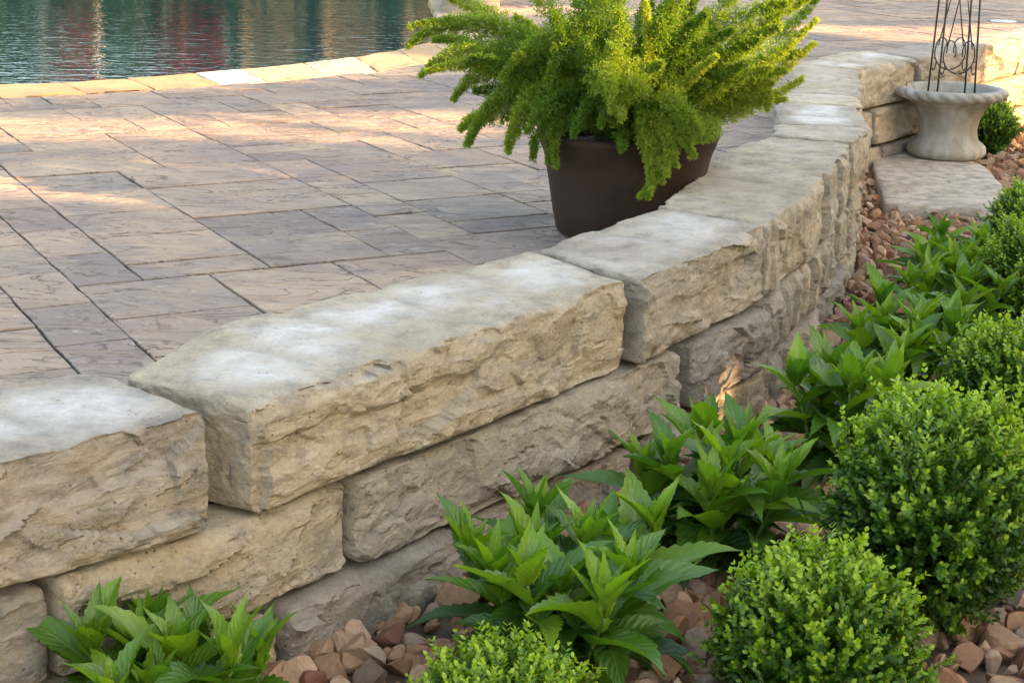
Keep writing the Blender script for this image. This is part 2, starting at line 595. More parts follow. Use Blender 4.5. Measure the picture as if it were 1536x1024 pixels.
def line_clip(poly, line, side):
    """clip against the two nearest segments of a polyline; side=+1 keeps its left"""
    c = np.mean(poly, axis=0)
    mid = (line[:-1] + line[1:]) / 2
    L = np.linalg.norm(np.diff(line, axis=0), axis=1)
    order = np.argsort(np.linalg.norm(mid - c, axis=1) - L * .5)[:2]
    for k in order:
        d = line[k + 1] - line[k]
        n = np.array([d[1], -d[0]]) * side
        # only where this segment is really the one beside the polygon
        tt = ((c - line[k]) @ d) / (d @ d)
        if -.35 < tt < 1.35:
            poly = clip(poly, line[k], n)
            if len(poly) < 3: return []
    return poly


def build_pavers():
    mod = .178
    ang = math.radians(-62)
    e1 = np.array([math.cos(ang), math.sin(ang)])
    e2 = np.array([-e1[1], e1[0]])
    rnd = random.Random(21)
    nu, nv = 165, 122
    U0, V0 = -24.0, -9.0
    occ = np.zeros((nu, nv), bool)
    wall_line = np.array([path_off(s, -.12)[0] for s in np.linspace(0, ARC[-1], 40)])
    mb = MB()
    sizes = [(2, 3), (2, 3), (2, 2), (2, 2), (2, 2), (1, 2), (1, 2), (1, 3), (2, 1)]
    for i in range(nu):
        for j in range(nv):
            if occ[i, j]: continue
            for (a, b) in rnd.sample(sizes, len(sizes)) + [(1, 1)]:
                if i + a <= nu and j + b <= nv and not occ[i:i + a, j:j + b].any():
                    break
            occ[i:i + a, j:j + b] = True
            g, gv = .0042, .0018
            u0, u1, v0, v1 = U0 + i * mod + g, U0 + (i + a) * mod - g, V0 + j * mod + gv, V0 + (j + b) * mod - gv
            P = [e1 * u + e2 * v for u, v in ((u0, v0), (u0, v1), (u1, v1), (u1, v0))]
            # ragged edges: a few points along every side
            poly = []
            for k in range(4):
                p, q_ = P[k], P[(k + 1) % 4]
                d = q_ - p
                L = np.linalg.norm(d)
                nrm = np.array([d[1], -d[0]]) / L
                kk = max(2, int(L / .06))
                for x in range(kk):
                    off = rnd.uniform(-.0032, .0026) if x else -.003
                    poly.append(p + d * (x / kk) + nrm * off * -1 * (1 if x else 0))
            c = (P[0] + P[2]) / 2
            if c[1] > 21 or c[0] < -8 or c[0] > 10 or c[1] < 1: continue
            if c[0] < -1 and c[1] < 5 and c[0] * .6 + c[1] < -.2: continue
            poly = line_clip(poly, wall_line, +1)
            if len(poly) < 3: continue
            if c[1] < 14 or c[0] < 2:
                poly = line_clip(poly, COPE_OUT + np.array([.004, -.004]), -1)
            if len(poly) < 3: continue
            # reject what lies past the lines altogether
            cc = np.mean(poly, axis=0)
            s0 = arc_of(cc)
            if (cc - path_at(s0)[0]) @ path_n(s0)[0] > -.1: continue
            k = np.argmin(np.linalg.norm(COPE_OUT - cc, axis=1))
            k = min(k, len(COPE_OUT) - 2)
            d = COPE_OUT[k + 1] - COPE_OUT[k]
            if (cc - COPE_OUT[k]) @ np.array([-d[1], d[0]]) > 0.0: continue
            poly = np.array(poly)
            n = len(poly)
            z = rnd.uniform(-.003, .002)
            tl = np.array([rnd.uniform(-.004, .004), rnd.uniform(-.004, .004)])
            ins = cc + (poly - cc) * (1 - .0065 / max(.1, np.linalg.norm(poly - cc, axis=1).mean()))[..., None] if False else cc + (poly - cc) * (1 - .0022 / np.linalg.norm(poly - cc, axis=1))[:, None]
            zz = lambda q_: z + (q_ - cc) @ tl
            V = np.concatenate([np.c_[poly, np.full(n, -.02)], np.c_[poly, zz(poly) - .005], np.c_[ins, zz(ins)]])
            ii = np.arange(n)
            jn = (ii + 1) % n
            Fq = np.concatenate([np.stack([ii, ii + n, jn + n, jn], 1), np.stack([ii + n, ii + 2 * n, jn + 2 * n, jn + n], 1)])
            mb.add(V, [Fq, (ii + 2 * n)[::-1][None, :].copy()], tint=rnd.random(), edge=np.repeat([1., 1., 0.], n))
    o = mb.build('patio', M['paver'], None, False)
    # faces may wind either way: let Blender settle it
    import bmesh
    bm = bmesh.new()
    bm.from_mesh(o.data)
    bmesh.ops.recalc_face_normals(bm, faces=bm.faces)
    bm.to_mesh(o.data)
    bm.free()
    tag(o, kind='structure')


build_pavers()


# ------------------------------------------------------------------ stones
def stone(name, front, backp, z0, z1, mat, parent, res=.01, seed=0, rough=1.0, r=.016, top_amp=.004, bloom=0.0, tint=None,
          end_amp=.004, zt=None, columns=0.0):
    """a split-faced block between a front and a back line (seen from above), z0..z1"""
    front, backp = np.asarray(front, float), np.asarray(backp, float)

    def along(pts):
        L_ = np.concatenate([[0], np.cumsum(np.linalg.norm(np.diff(pts, axis=0), axis=1))])
        return L_ / L_[-1], L_[-1]
    fs, fl = along(front)
    bs_, bl = along(backp)
    L = (fl + bl) / 2
    D = np.linalg.norm(front.mean(0) - backp.mean(0))
    H = z1 - z0
    nx, ny, nz = (max(4, int(math.ceil(x / res))) for x in (L, D * .7, H))
    ids, quads = [], []
    sx, sy, sz = nx + 1, ny + 1, nz + 1

    def face(fix, val):
        ax = [a for a in range(3) if a != fix]
        A_, B_ = np.meshgrid(np.arange((sx, sy, sz)[ax[0]]), np.arange((sx, sy, sz)[ax[1]]), indexing='ij')
        ijk = np.zeros(A_.shape + (3,), int)
        ijk[..., ax[0]], ijk[..., ax[1]], ijk[..., fix] = A_, B_, val
        idn = (ijk[..., 0] * sy + ijk[..., 1]) * sz + ijk[..., 2]
        qd = np.stack([idn[:-1, :-1], idn[1:, :-1], idn[1:, 1:], idn[:-1, 1:]], -1).reshape(-1, 4)
        flip = (val == 0) ^ (fix == 1)
        quads.append(qd[:, ::-1] if flip else qd)
    for fx, mx in ((0, nx), (1, ny), (2, nz)):
        face(fx, 0)
        face(fx, mx)
    Q = np.concatenate(quads)
    un, inv = np.unique(Q, return_inverse=True)
    Q = inv.reshape(-1, 4)
    g = np.stack([un // (sy * sz) / nx, (un // sz) % sy / ny, un % sz / nz], 1)
    half = np.array([L, D, H]) / 2
    p = (g * 2 - 1) * half
    off = seed * 7.31
    pn = p + off
    rr = r * (1 + .85 * vnoise(pn * 11, seed))[:, None]
    rr = np.clip(rr, .003, min(half) * .8)
    qq = np.clip(p, -(half - rr), half - rr)
    d = p - qq
    ln = np.linalg.norm(d, axis=1)[:, None]
    nrm = np.where(ln > 1e-9, d / np.maximum(ln, 1e-9), 0)
    p = np.where(ln > 1e-9, qq + nrm * rr, p)
    fn = np.zeros_like(p)
    for a in range(3):
        fn[:, a] = np.where(g[:, a] < 1e-6, -1, np.where(g[:, a] > 1 - 1e-6, 1, 0))
    nn = np.where(ln > 1e-9, nrm, fn)
    wf = np.clip(-nn[:, 1], 0, 1)                    # front
    wb = np.clip(nn[:, 1], 0, 1)
    wt = np.clip(nn[:, 2], 0, 1)
    we = np.abs(nn[:, 0])
    # split face: broad swell, planar chips, bedding ledges
    warp = np.stack([vnoise(pn * 5, seed + 3), vnoise(pn * 5, seed + 4), vnoise(pn * 5, seed + 5)], 1) * .05
    pw = pn + warp
    broad = fbm(pn * np.array([3.5, 3.5, 6]), seed + 10, 3)
    chip = facets(pw * np.array([4.6, 4.6, 8]), seed + 20, .8)
    chip2 = facets(pw * np.array([16, 16, 26]), seed + 40, .8)
    lev = (pn[:, 2] + .018 * vnoise(pn * np.array([7, 7, 2]), seed + 50) + .012 * vnoise(pn * 22, seed + 51)) / .055
    lf = np.clip((lev - np.floor(lev) - .80) / .20, 0, 1)
    lz = np.zeros(len(lev))
    led = _h(np.floor(lev), lz, lz, seed + 52) * (1 - lf) + _h(np.floor(lev) + 1, lz, lz, seed + 52) * lf - .5
    fine = fbm(pn * 30, seed + 60, 3)
    chip3 = facets((pn + warp * .5) * np.array([34, 34, 48]), seed + 45, .9)
    ridge = 1 - np.abs(fbm(pw * np.array([9, 9, 20]), seed + 65, 3)) * 2.2
    disp = rough * (.010 * broad + .026 * chip + .008 * chip2 + .002 * chip3 + .020 * led * (fbm(pn * 3, seed + 53, 2) > -.15) + .003 * fine + .004 * ridge)
    if columns:
        cx = (pn[:, 0] + .02 * vnoise(pn * np.array([8, 8, 3]), seed + 70)) / .06
        disp += columns * (_h(np.floor(cx), np.zeros(len(cx)), np.zeros(len(cx)), seed + 71) - .5)
    # chips eat into the front's upper and lower arrises
    edge = np.clip(1 - (half[2] - np.abs(p[:, 2])) / .03, 0, 1)
    disp -= wf * edge * .016 * np.clip(facets(pn * np.array([9, 9, 9]), seed + 80, .5) + .35, 0, 1)
    p[:, 1] -= wf * disp
    if bloom:                                         # moulded lobes: shallow dips across the top
        gx = (p[:, 0] + .03 * vnoise(pn * 6, seed + 130)) / max(.22, L / max(1, round(L / .27)))
        dip = np.exp(-((gx - np.round(gx)) * 7) ** 2) * (np.abs(p[:, 0]) < half[0] - .06)
        if round(L / .27) % 2: dip = np.exp(-((gx - .5 - np.round(gx - .5)) * 7) ** 2) * (np.abs(p[:, 0]) < half[0] - .06)
        p[:, 2] -= wt * .007 * dip
    p[:, 2] += wt * (top_amp * (fbm(pn * np.array([5, 5, 5]), seed + 90, 4) * 1.6 + .35 * fine))
    p[:, 2] -= wt * np.clip(-p[:, 1] / half[1] - .55, 0, 1) * .016 * np.clip(.4 + facets(pn * 8, seed + 95, .6), 0, 1)
    p[:, 1] += wb * .02 * facets(pw * np.array([7, 7, 12]), seed + 97, .8)
    p[:, 0] += np.sign(nn[:, 0]) * we * (end_amp * (fbm(pn * 8, seed + 98, 3)) + end_amp * chip2)
    u = np.clip(p[:, 0] / L + .5, -.05, 1.05)
    v = p[:, 1] / D + .5
    Fp = np.stack([np.interp(u, fs, front[:, 0]), np.interp(u, fs, front[:, 1])], 1)
    Bp = np.stack([np.interp(u, bs_, backp[:, 0]), np.interp(u, bs_, backp[:, 1])], 1)
    # outside 0..1 carry on along the end directions
    over = np.where(u < 0, u, np.where(u > 1, u - 1, 0)) * L
    dF = (front[-1] - front[0]) / fl
    XY = Fp * (1 - v)[:, None] + Bp * v[:, None] + over[:, None] * dF
    Z = (z0 + z1) / 2 + p[:, 2]
    if zt is not None:                                # the top falls or rises along the block
        Z = Z + np.interp(u, [0, 1], zt) * (p[:, 2] / H + .5)
    V = np.c_[XY, Z]
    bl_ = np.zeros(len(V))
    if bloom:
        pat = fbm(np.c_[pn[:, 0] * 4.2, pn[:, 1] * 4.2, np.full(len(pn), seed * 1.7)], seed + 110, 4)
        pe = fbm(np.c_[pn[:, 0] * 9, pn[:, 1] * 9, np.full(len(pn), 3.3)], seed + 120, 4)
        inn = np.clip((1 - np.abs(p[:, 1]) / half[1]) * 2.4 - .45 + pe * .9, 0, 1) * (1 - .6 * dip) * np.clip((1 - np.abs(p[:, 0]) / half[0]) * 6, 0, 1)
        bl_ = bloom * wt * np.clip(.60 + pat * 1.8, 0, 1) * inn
    tv = random.Random(seed).random() if tint is None else tint
    # origin at the block's foot so that object texture coordinates differ per stone but stay in metres
    o = mesh(name, V, Q, mat, parent, True, {'tint': np.full(len(V), tv), 'bloom': bl_})
    o.data.set_sharp_from_angle(angle=math.radians(30))
    return o


wall = empty('retaining_wall', (0, 0, 0))
tag(wall, 'low curving dry stacked wall of tan split faced stone blocks edging the patio', 'wall')
Z1 = .2
caps = [
    # front line, back line, front resolution, seed, bloom, end
    ([(-1.32, 1.70), (-.758, 2.33), (-.500, 2.592)], [(-1.62, 2.02), (-.875, 2.735), (-.76, 2.80), (-.690, 2.772)], .0055, 3, .9, 0),
    ([(-.428, 2.645), (-.12, 3.05), (.250, 3.556)], [(-.672, 2.79), (-.570, 3.14), (-.47, 3.24), (-.36, 3.37), (-.20, 3.585), (-.06, 3.73), (.040, 3.842)], .005, 5, 1.0, 0),
    ([(.283, 3.572), (.47, 3.89), (.642, 4.185)], [(.058, 3.862), (.20, 4.10), (.385, 4.395)], .006, 7, .65, 0),
    ([(.656, 4.205), (.91, 4.85), (1.125, 5.555)], [(.392, 4.41), (.50, 4.78), (.60, 5.13), (.70, 5.42), (.87, 5.70)], .008, 9, .35, .036),
    ([(1.145, 5.585), (1.25, 5.93)], [(.88, 5.72), (.93, 5.98)], .014, 11, .3, 0),
    ([(1.255, 5.95), (1.335, 6.50)], [(.945, 6.0), (1.02, 6.55)], .014, 13, 1.0, 0),
    ([(1.345, 6.53), (1.40, 6.82)], [(1.035, 6.57), (1.09, 6.86)], .014, 15, .5, 0),
    ([(1.405, 6.84), (1.575, 7.76)], [(1.10, 6.88), (1.30, 7.92)], .016, 17, .2, 0),
    ([(1.592, 7.80), (1.955, 8.26)], [(1.33, 7.96), (1.62, 8.52), (1.80, 8.62)], .014, 19, 1.0, 0),
    ([(1.985, 8.31), (2.40, 8.86), (2.80, 9.40)], [(1.80, 8.60), (2.16, 9.05), (2.55, 9.58)], .016, 21, .2, 0),
    ([(2.815, 9.42), (3.30, 10.08), (3.66, 10.55)], [(2.57, 9.60), (3.05, 10.24), (3.42, 10.72)], .016, 23, .6, 0),
    ([(3.68, 10.58), (4.4, 11.53), (5.1, 12.46)], [(3.44, 10.75), (4.15, 11.7), (4.85, 12.64)], .025, 25, .3, 0),
]
for k, (f, b, res, sd_, blm, colm) in enumerate(caps):
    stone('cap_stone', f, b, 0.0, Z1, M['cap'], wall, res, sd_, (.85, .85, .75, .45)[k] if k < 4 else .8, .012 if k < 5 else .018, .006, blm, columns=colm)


def course(joints, z0, z1, off, seed0, res, depth=.24, gap=.007, wide_at=-1, wide=1, cols=()):
    """blocks of one lower course between the given arc lengths"""
    for i in range(len(joints) - 1):
        a, b = joints[i] + gap * (wide if i == wide_at else 1), joints[i + 1] - gap
        rs = random.Random(seed0 + i)
        pro = off + rs.uniform(-.016, .014)
        if i == wide_at: pro = off + .02
        if i > wide_at: a, b = a + .012, b - .012
        ss = np.linspace(a, b, 6)
        f = path_off(ss, np.full(6, pro))
        bk = path_off(ss, np.full(6, pro - depth))
        near = a < 6.0
        stone('wall_block', f, bk, z0 + rs.uniform(0, .004), z1 - .009 - rs.uniform(0, .008), M['block'], wall,
              res if near else res * 1.6, seed0 + i * 2, .85 if near and i not in cols else .5, .018, .004, columns=.030 if i in cols else 0)


def sJ(x, y, z):
    return arc_of(at(x, y, z))


J2 = [.0, sJ(58, 900, -.06), sJ(533, 760, -.06), sJ(1058, 560, -.06)]
J2 += [J2[-1] + d for d in (.50, .98, 1.5, 2.0, 2.5, 3.15, 3.75, 4.4)]
J2 = [j for j in J2 if j < ARC[-1]] + [ARC[-1] - 1.2, ARC[-1]]
course(J2, -.182, 0.0, .012, 200, .006, wide_at=3, wide=8, cols=(4, 5, 6))
J3 = [.0, sJ(-60, 1060, -.25), sJ(395, 950, -.25), sJ(688, 830, -.25), sJ(835, 760, -.25), sJ(938, 700, -.25)]
J3 += [J3[-1] + d for d in (.36, .80, 1.5, 2.1, 2.8, 3.4, 4.1, 4.7, 5.3)]
J3 = [j for j in J3 if j < ARC[-1] - .4] + [ARC[-1]]
course(J3, -.37, -.182, .022, 300, .0075, wide_at=5, wide=6, cols=(4, 6, 7))

# pool coping: flat flagstones, each a part
coping = empty('pool_coping', (-1.5, 8.4, 0))
tag(coping, 'edge of warm yellow flagstones between the pool water and the patio pavers', 'pool edge')
ca = np.concatenate([[0], np.cumsum(np.linalg.norm(np.diff(COPE_OUT, axis=0), axis=1))])
cb = [0, 2.2, 3.9, 4.8, 5.6, 6.35, 6.95]
s0 = float(np.interp(-2.38, COPE_OUT[:9, 0], ca[:9]))
cb = list(np.arange(0, s0 - .3, .55)) + [s0 - .12, s0 + .28, s0 + .62, s0 + .98, s0 + 1.24, s0 + 1.62, s0 + 1.98, s0 + 2.4, s0 + 2.9, s0 + 3.5, s0 + 4.2, s0 + 5, s0 + 6, s0 + 7.2, s0 + 9, s0 + 11, s0 + 14]
tints = [.2, .30, .15, .95, .6, .75, .5, .4, .5, .6, .55, .6, .5]
for k in range(len(cb) - 1):
    if cb[k + 1] > ca[-1]: break
    ss = np.linspace(cb[k] + .002, cb[k + 1] - .002, 5)
    g_ = lambda P_: np.stack([np.interp(ss, ca, P_[:, 0]), np.interp(ss, ca, P_[:, 1])], 1)
    i_ = g_(COPE_IN)
    ss = ss + .13
    o_ = g_(COPE_OUT)
    # skewed joints
    jj = k - (len(list(np.arange(0, s0 - .3, .55))))
    stone('coping_stone', o_ + (o_ - i_) * -.01, i_, -.06, .004, M['coping'], coping, .02, 400 + k, 1.5, .008, .006,
          tint=tints[jj % len(tints)] if jj >= 0 else .2).location = (0, 0, 0)
for ch in coping.children:
    ch.location = (1.5, -8.4, 0)

# raised stone edge where the pool turns away behind the fern
pw_ = empty('raised_pool_wall', (-.45, 13.2, 0))
tag(pw_, 'short low stone ledge at the far pool corner behind the fern', 'wall')
for k in range(4):
    f = np.array([(-.56, 12.7 + k * .8), (-.60, 13.46 + k * .8)])
    stone('ledge_stone', f + np.array([.42, 0]), f, -.02, .15, M['cap'], pw_, .03, 450 + k, .8, .02).location = (.45, -13.2, 0)

# ------------------------------------------------------------------ slab in the bed
sl = [(1.75, 8.22), (2.12, 8.28), (2.22, 7.84), (2.17, 7.34), (2.10, 6.95), (2.00, 6.72), (1.62, 6.80), (1.545, 6.86)]


def flat_slab(pts, z0, z1, seed):
    pts = np.array(pts)
    c = pts.mean(0)
    # resample the outline and fill with rings
    P = np.concatenate([pts, pts[:1]])
    L_ = np.concatenate([[0], np.cumsum(np.linalg.norm(np.diff(P, axis=0), axis=1))])
    n = 120
    t_ = np.linspace(0, L_[-1], n, endpoint=False)
    O = np.stack([np.interp(t_, L_, P[:, 0]), np.interp(t_, L_, P[:, 1])], 1)
    O = (np.roll(O, 1, 0) + O * 2 + np.roll(O, -1, 0)) / 4
    O = O + (O - c) * (.02 * fbm(np.c_[O * 6, np.zeros(n)], seed))[:, None]
    rings = []
    for fz, sc in ((z0, 1.0), (z0 + (z1 - z0) * .5, 1.012), (z1 - .008, 1.0), (z1, .985)):
        rings.append(np.c_[c + (O - c) * sc, np.full(n, fz)])
    for sc in (.9, .75, .55, .35, .15, .02):
        rings.append(np.c_[c + (O - c) * sc, np.full(n, z1)])
    V = np.concatenate(rings)
    V[:, 2] += np.where(V[:, 2] > z1 - .001, .006 * fbm(V * np.array([4, 4, 1]), seed + 5), 0)
    V[n:2 * n, :2] += ((O - c) * (.03 * facets(np.c_[O * 9, np.zeros(n)], seed + 2))[:, None])
    return V, grid_faces(len(rings), n, True)


V, Fq = flat_slab(sl, -.335, -.25, 8)
o = mesh('stone_slab', V, Fq, M['slab'], None, True, {'tint': np.full(len(V), .45), 'bloom': np.zeros(len(V))})
tag(o, 'flat grey flagstone slab lying in the gravel in front of the urn', 'slab')


# ------------------------------------------------------------------ pot with fern
def lathe(prof, n=64, mod=None):
    prof = np.array(prof, float)
    th = np.linspace(0, 2 * np.pi, n, endpoint=False)
    R = prof[:, 0][:, None] * np.ones(n)
    if mod is not None: R = R + mod(prof, th)
    V = np.stack([R * np.cos(th), R * np.sin(th), np.broadcast_to(prof[:, 1][:, None], R.shape)], -1).reshape(-1, 3)
    return V, grid_faces(len(prof), n, True)


PX, PY = .338, 5.01
pot = empty('flower_pot', (PX, PY, 0))
tag(pot, 'round dark brown pot holding the feathery fern, behind the wall', 'pot')
prof = [(0, .003), (.19, .003), (.205, .006), (.212, .016), (.222, .07), (.236, .15), (.250, .225), (.256, .250), (.264, .272), (.272, .290), (.275, .301), (.271, .311), (.260, .315), (.248, .311),
        (.240, .298), (.236, .275), (.228, .22), (.218, .15)]
V, Fq = lathe(prof, 80, lambda p, th: .0012 * np.sin(p[:, 1] * 190)[:, None] * np.ones(len(th)))
mesh('pot_body', V, Fq, M['pot'], pot)
V, Fq = lathe([(.234, .262), (.2, .268), (.12, .275), (.05, .278), (.001, .279)], 40)
V[:, 2] += .008 * fbm(V * 25, 3)
mesh('pot_soil', V, Fq, M['soil'], pot)


def bez(P, n):
    P = np.asarray(P, float)
    t_ = np.linspace(0, 1, n)[:, None]
    if len(P) == 3:
        return (1 - t_) ** 2 * P[0] + 2 * t_ * (1 - t_) * P[1] + t_ ** 2 * P[2]
    return (1 - t_) ** 3 * P[0] + 3 * t_ * (1 - t_) ** 2 * P[1] + 3 * t_ ** 2 * (1 - t_) * P[2] + t_ ** 3 * P[3]


def frond(mbl, mbs, ctrl, plume, tint, rng, dens=150, needle=.011):
    """one foxtail frond: a stem, side branchlets all round it, needles on every branchlet"""
    C_ = bez(ctrl, 40)
    L_ = np.linalg.norm(np.diff(C_, axis=0), axis=1).sum()
    V, F_ = tube(C_[::3], np.linspace(.0022, .0007, len(C_[::3])), 4)
    mbs.add(V, F_)
    nb = int(L_ * dens * 6.6)
    t_ = rng.uniform(.16, 1, nb) ** .85
    idx = np.clip((t_ * 39).astype(int), 0, 38)
    fr = t_ * 39 - idx
    base = C_[idx] * (1 - fr)[:, None] + C_[idx + 1] * fr[:, None]
    T = C_[idx + 1] - C_[idx]
    T /= np.linalg.norm(T, axis=1)[:, None]
    rd = rng.normal(size=(nb, 3))
    A = rd - (rd * T).sum(1)[:, None] * T
    A /= np.linalg.norm(A, axis=1)[:, None] + 1e-9
    lean = rng.uniform(.35, .9, nb)[:, None]
    Bd = A + T * lean
    Bd /= np.linalg.norm(Bd, axis=1)[:, None]
    env = np.clip(np.minimum(t_ * 4, (1.03 - t_) * 2.3), .14, 1)
    bl = plume * 1.25 * env * rng.uniform(.6, 1.1, nb)
    # needles
    nn_ = 8
    B = np.repeat(base, nn_, 0)
    D = np.repeat(Bd, nn_, 0)
    ll = np.repeat(bl, nn_)
    tt = rng.uniform(.15, 1.0, nb * nn_)
    o_ = B + D * (ll * tt)[:, None]
    nd = D * .8 + rng.normal(size=D.shape) * .62
    nd /= np.linalg.norm(nd, axis=1)[:, None]
    sd2 = np.cross(nd, rng.normal(size=D.shape))
    sd2 /= np.linalg.norm(sd2, axis=1)[:, None]
    nl = needle * rng.uniform(.7, 1.25, len(nd))[:, None]
    wd = .0016
    v0, v1, v2, v3 = o_ - sd2 * wd * .5, o_ + nd * nl * .55 - sd2 * wd * 1.0, o_ + nd * nl, o_ + nd * nl * .55 + sd2 * wd * 1.0
    V = np.stack([v0, v1, v2, v3], 1).reshape(-1, 3)
    Fq_ = np.arange(len(V)).reshape(-1, 4)
    tv = np.clip(tint + np.repeat(rng.normal(0, .05, nb), nn_) + rng.normal(0, .06, len(nd)) + .12 * (np.repeat(t_, nn_) - .5), 0, 1)
    mbl.add(V, Fq_, tint=np.repeat(tv, 4))


fern = empty('fern', (PX, PY, .27))
tag(fern, 'big feathery light green asparagus fern bushing out of the dark brown pot', 'fern')
rng = np.random.default_rng(5)
fl, fs_ = MB(), MB()
base0 = np.array([PX, PY, .275])
explicit = [  # via and tip in photo pixels with their depth, plume radius, tint
    ((800, 60), (615, 40), 5.0, .036, .60), ((790, 110), (640, 108), 4.95, .030, .82), ((780, 170), (690, 195), 4.9, .036, .72),
    ((800, 130), (705, 215), 4.85, .034, .45), ((830, 130), (760, 218), 4.8, .036, .66), ((860, 140), (822, 245), 4.8, .030, .55),
    ((790, 60), (660, -10), 5.2, .04, .78), ((760, 90), (650, 60), 5.2, .034, .6), ((850, 60), (750, 120), 4.85, .04, .6), ((880, 40), (820, 130), 4.8, .042, .42),
    ((960, 110), (925, 165), 4.62, .042, .72), ((1005, 130), (1000, 235), 4.62, .040, .70), ((1010, 190), (960, 295), 4.62, .030, .68),
    ((1060, 190), (1030, 215), 4.66, .038, .62), ((970, 120), (964, -20), 4.7, .022, .86), ((1010, 140), (1075, 85), 4.7, .022, .85),
    ((1080, 110), (1200, -20), 4.95, .045, .6), ((1090, 140), (1225, 30), 5.0, .034, .78), ((1080, 160), (1222, 65), 5.05, .034, .86), ((1090, 175), (1205, 118), 5.05, .028, .88),
    ((1080, 165), (1180, 150), 5.0, .024, .82), ((1100, 120), (1235, -15), 5.2, .045, .7), ((1040, 70), (1130, -60), 4.9, .046, .55), ((1070, 100), (1170, 40), 4.85, .042, .66),
    ((900, 60), (860, -60), 4.8, .048, .4), ((930, 40), (930, -90), 4.75, .045, .48), ((1000, 40), (1040, -80), 4.8, .046, .5), ((840, 40), (780, -40), 4.95, .046, .5),
    ((870, 90), (830, 20), 4.75, .044, .34), ((1010, 90), (1060, 20), 4.75, .044, .42), ((900, 110), (880, 60), 4.68, .04, .3), ((980, 90), (990, 30), 4.7, .042, .4),
    ((900, 150), (870, 180), 4.72, .036, .28), ((1050, 140), (1120, 95), 4.8, .04, .5), ((830, 100), (740, 160), 4.9, .038, .5), ((1120, 140), (1150, 165), 4.95, .026, .8),
    ((790, 150), (700, 218), 4.85, .045, .6), ((800, 140), (722, 178), 4.9, .045, .45), ((825, 160), (762, 228), 4.8, .042, .7), ((840, 165), (800, 240), 4.78, .042, .4), ((860, 170), (835, 250), 4.76, .036, .5),
    ((770, 110), (680, 150), 4.95, .045, .6), ((760, 80), (630, 115), 5.0, .04, .7), ((750, 50), (612, 70), 5.05, .036, .65), ((900, 120), (935, 175), 4.6, .05, .75), ((910, 110), (920, 140), 4.58, .05, .65),
    ((1000, 160), (1038, 235), 4.62, .05, .68), ((990, 170), (1000, 262), 4.6, .042, .72), ((1020, 180), (1040, 205), 4.62, .046, .6), ((1010, 190), (975, 288), 4.6, .034, .7),
    ((820, 90), (700, 95), 4.95, .048, .45), ((850, 150), (790, 200), 4.75, .045, .38), ((1060, 60), (1180, 5), 4.9, .05, .55), ((1050, 110), (1140, 60), 4.85, .05, .5), ((1070, 90), (1215, -5), 5.0, .045, .65),
    ((1080, 150), (1160, 125), 4.95, .03, .75), ((890, 170), (860, 205), 4.7, .04, .3), ((960, 150), (960, 190), 4.64, .04, .35), ((930, 150), (900, 190), 4.66, .04, .3),
]
for via, tip, Y, pl, tn in explicit:
    p1, p2 = atY(*via, (Y + PY) / 2), atY(*tip, Y)
    st = base0 + rng.normal(0, 1, 3) * np.array([.05, .05, 0])
    p1 = p1 * 2 - (st + p2) / 2                      # a quadratic that passes through the via point
    frond(fl, fs_, [st, p1, p2], pl, tn, rng)
for _ in range(2):
    for via, tip, pl, tn in (((985, 150), (1035, 228), .036, .62), ((975, 160), (1012, 255), .034, .70), ((965, 170), (985, 270), .030, .66), ((990, 170), (968, 294), .026, .74),
                             ((1000, 150), (1045, 200), .036, .58), ((930, 120), (922, 172), .040, .72), ((950, 120), (945, 150), .040, .62)):
        e_ = rng.normal(0, 6, 4)
        frond(fl, fs_, [base0 + np.array([.04, -.1, .06]), atY(via[0] + e_[0], via[1] + e_[1] - 25, 4.66), atY(tip[0] + e_[2], tip[1] + e_[3], 4.62)], pl, tn, rng)
for k in range(84):
    az = k * 2.399 + rng.uniform(-.2, .2)
    el = rng.uniform(.12 if math.cos(az) < .3 else .6, 1.45)
    L_ = rng.uniform(.30, .58)
    d = np.array([math.cos(az) * math.cos(el), math.sin(az) * math.cos(el), math.sin(el)])
    if d[1] < -.5 and el < .8: L_ *= .62
    st = base0 + np.array([math.cos(az), math.sin(az), 0]) * rng.uniform(0, .1)
    p1 = st + d * L_ * .55 + np.array([0, 0, .06])
    p2 = st + d * L_ + np.array([0, 0, -.10 * L_ * math.cos(el) * 1.6])
    frond(fl, fs_, [st, p1, p2], rng.uniform(.034, .048), np.clip(rng.normal(.48, .17), .15, .9), rng, dens=130)
for mb_, nm, mt_ in ((fl, 'foliage', M['fernleaf']), (fs_, 'stem', M['stem'])):
    o = mb_.build(nm, mt_, fern)
    o.location = (-PX, -PY, -.27)

# ------------------------------------------------------------------ urn and obelisk trellis
UB = at(1418, 233, -.246)
UX, UY = UB[0], UB[1]
urn = empty('urn', (UX, UY, -.246))
tag(urn, 'pale concrete garden urn with flared rim, standing on the flat slab', 'urn')
prof = [(0, .0), (.172, .0), (.182, .008), (.186, .024), (.184, .044), (.172, .058), (.158, .066), (.150, .074), (.143, .09), (.139, .115), (.142, .145), (.152, .18), (.172, .215), (.200, .242), (.218, .252),
        (.224, .257)]
foot = lambda p, th: (.007 * np.abs(np.sin(th * 11)))[None, :] * np.clip(1 - np.abs(p[:, 1] - .03) / .03, 0, 1)[:, None] * (p[:, 0] > .1)[:, None]
prof = [(a, b * 1.1) for a, b in prof]
V, Fq = lathe(prof, 132, foot)
mesh('urn_body', V, Fq, M['urn'], urn)
rim = [(.222, .252), (.240, .254), (.254, .262), (.263, .275), (.264, .288), (.256, .299), (.244, .305), (.232, .306), (.222, .302), (.214, .293), (.205, .27), (.19, .24), (.165, .21)]


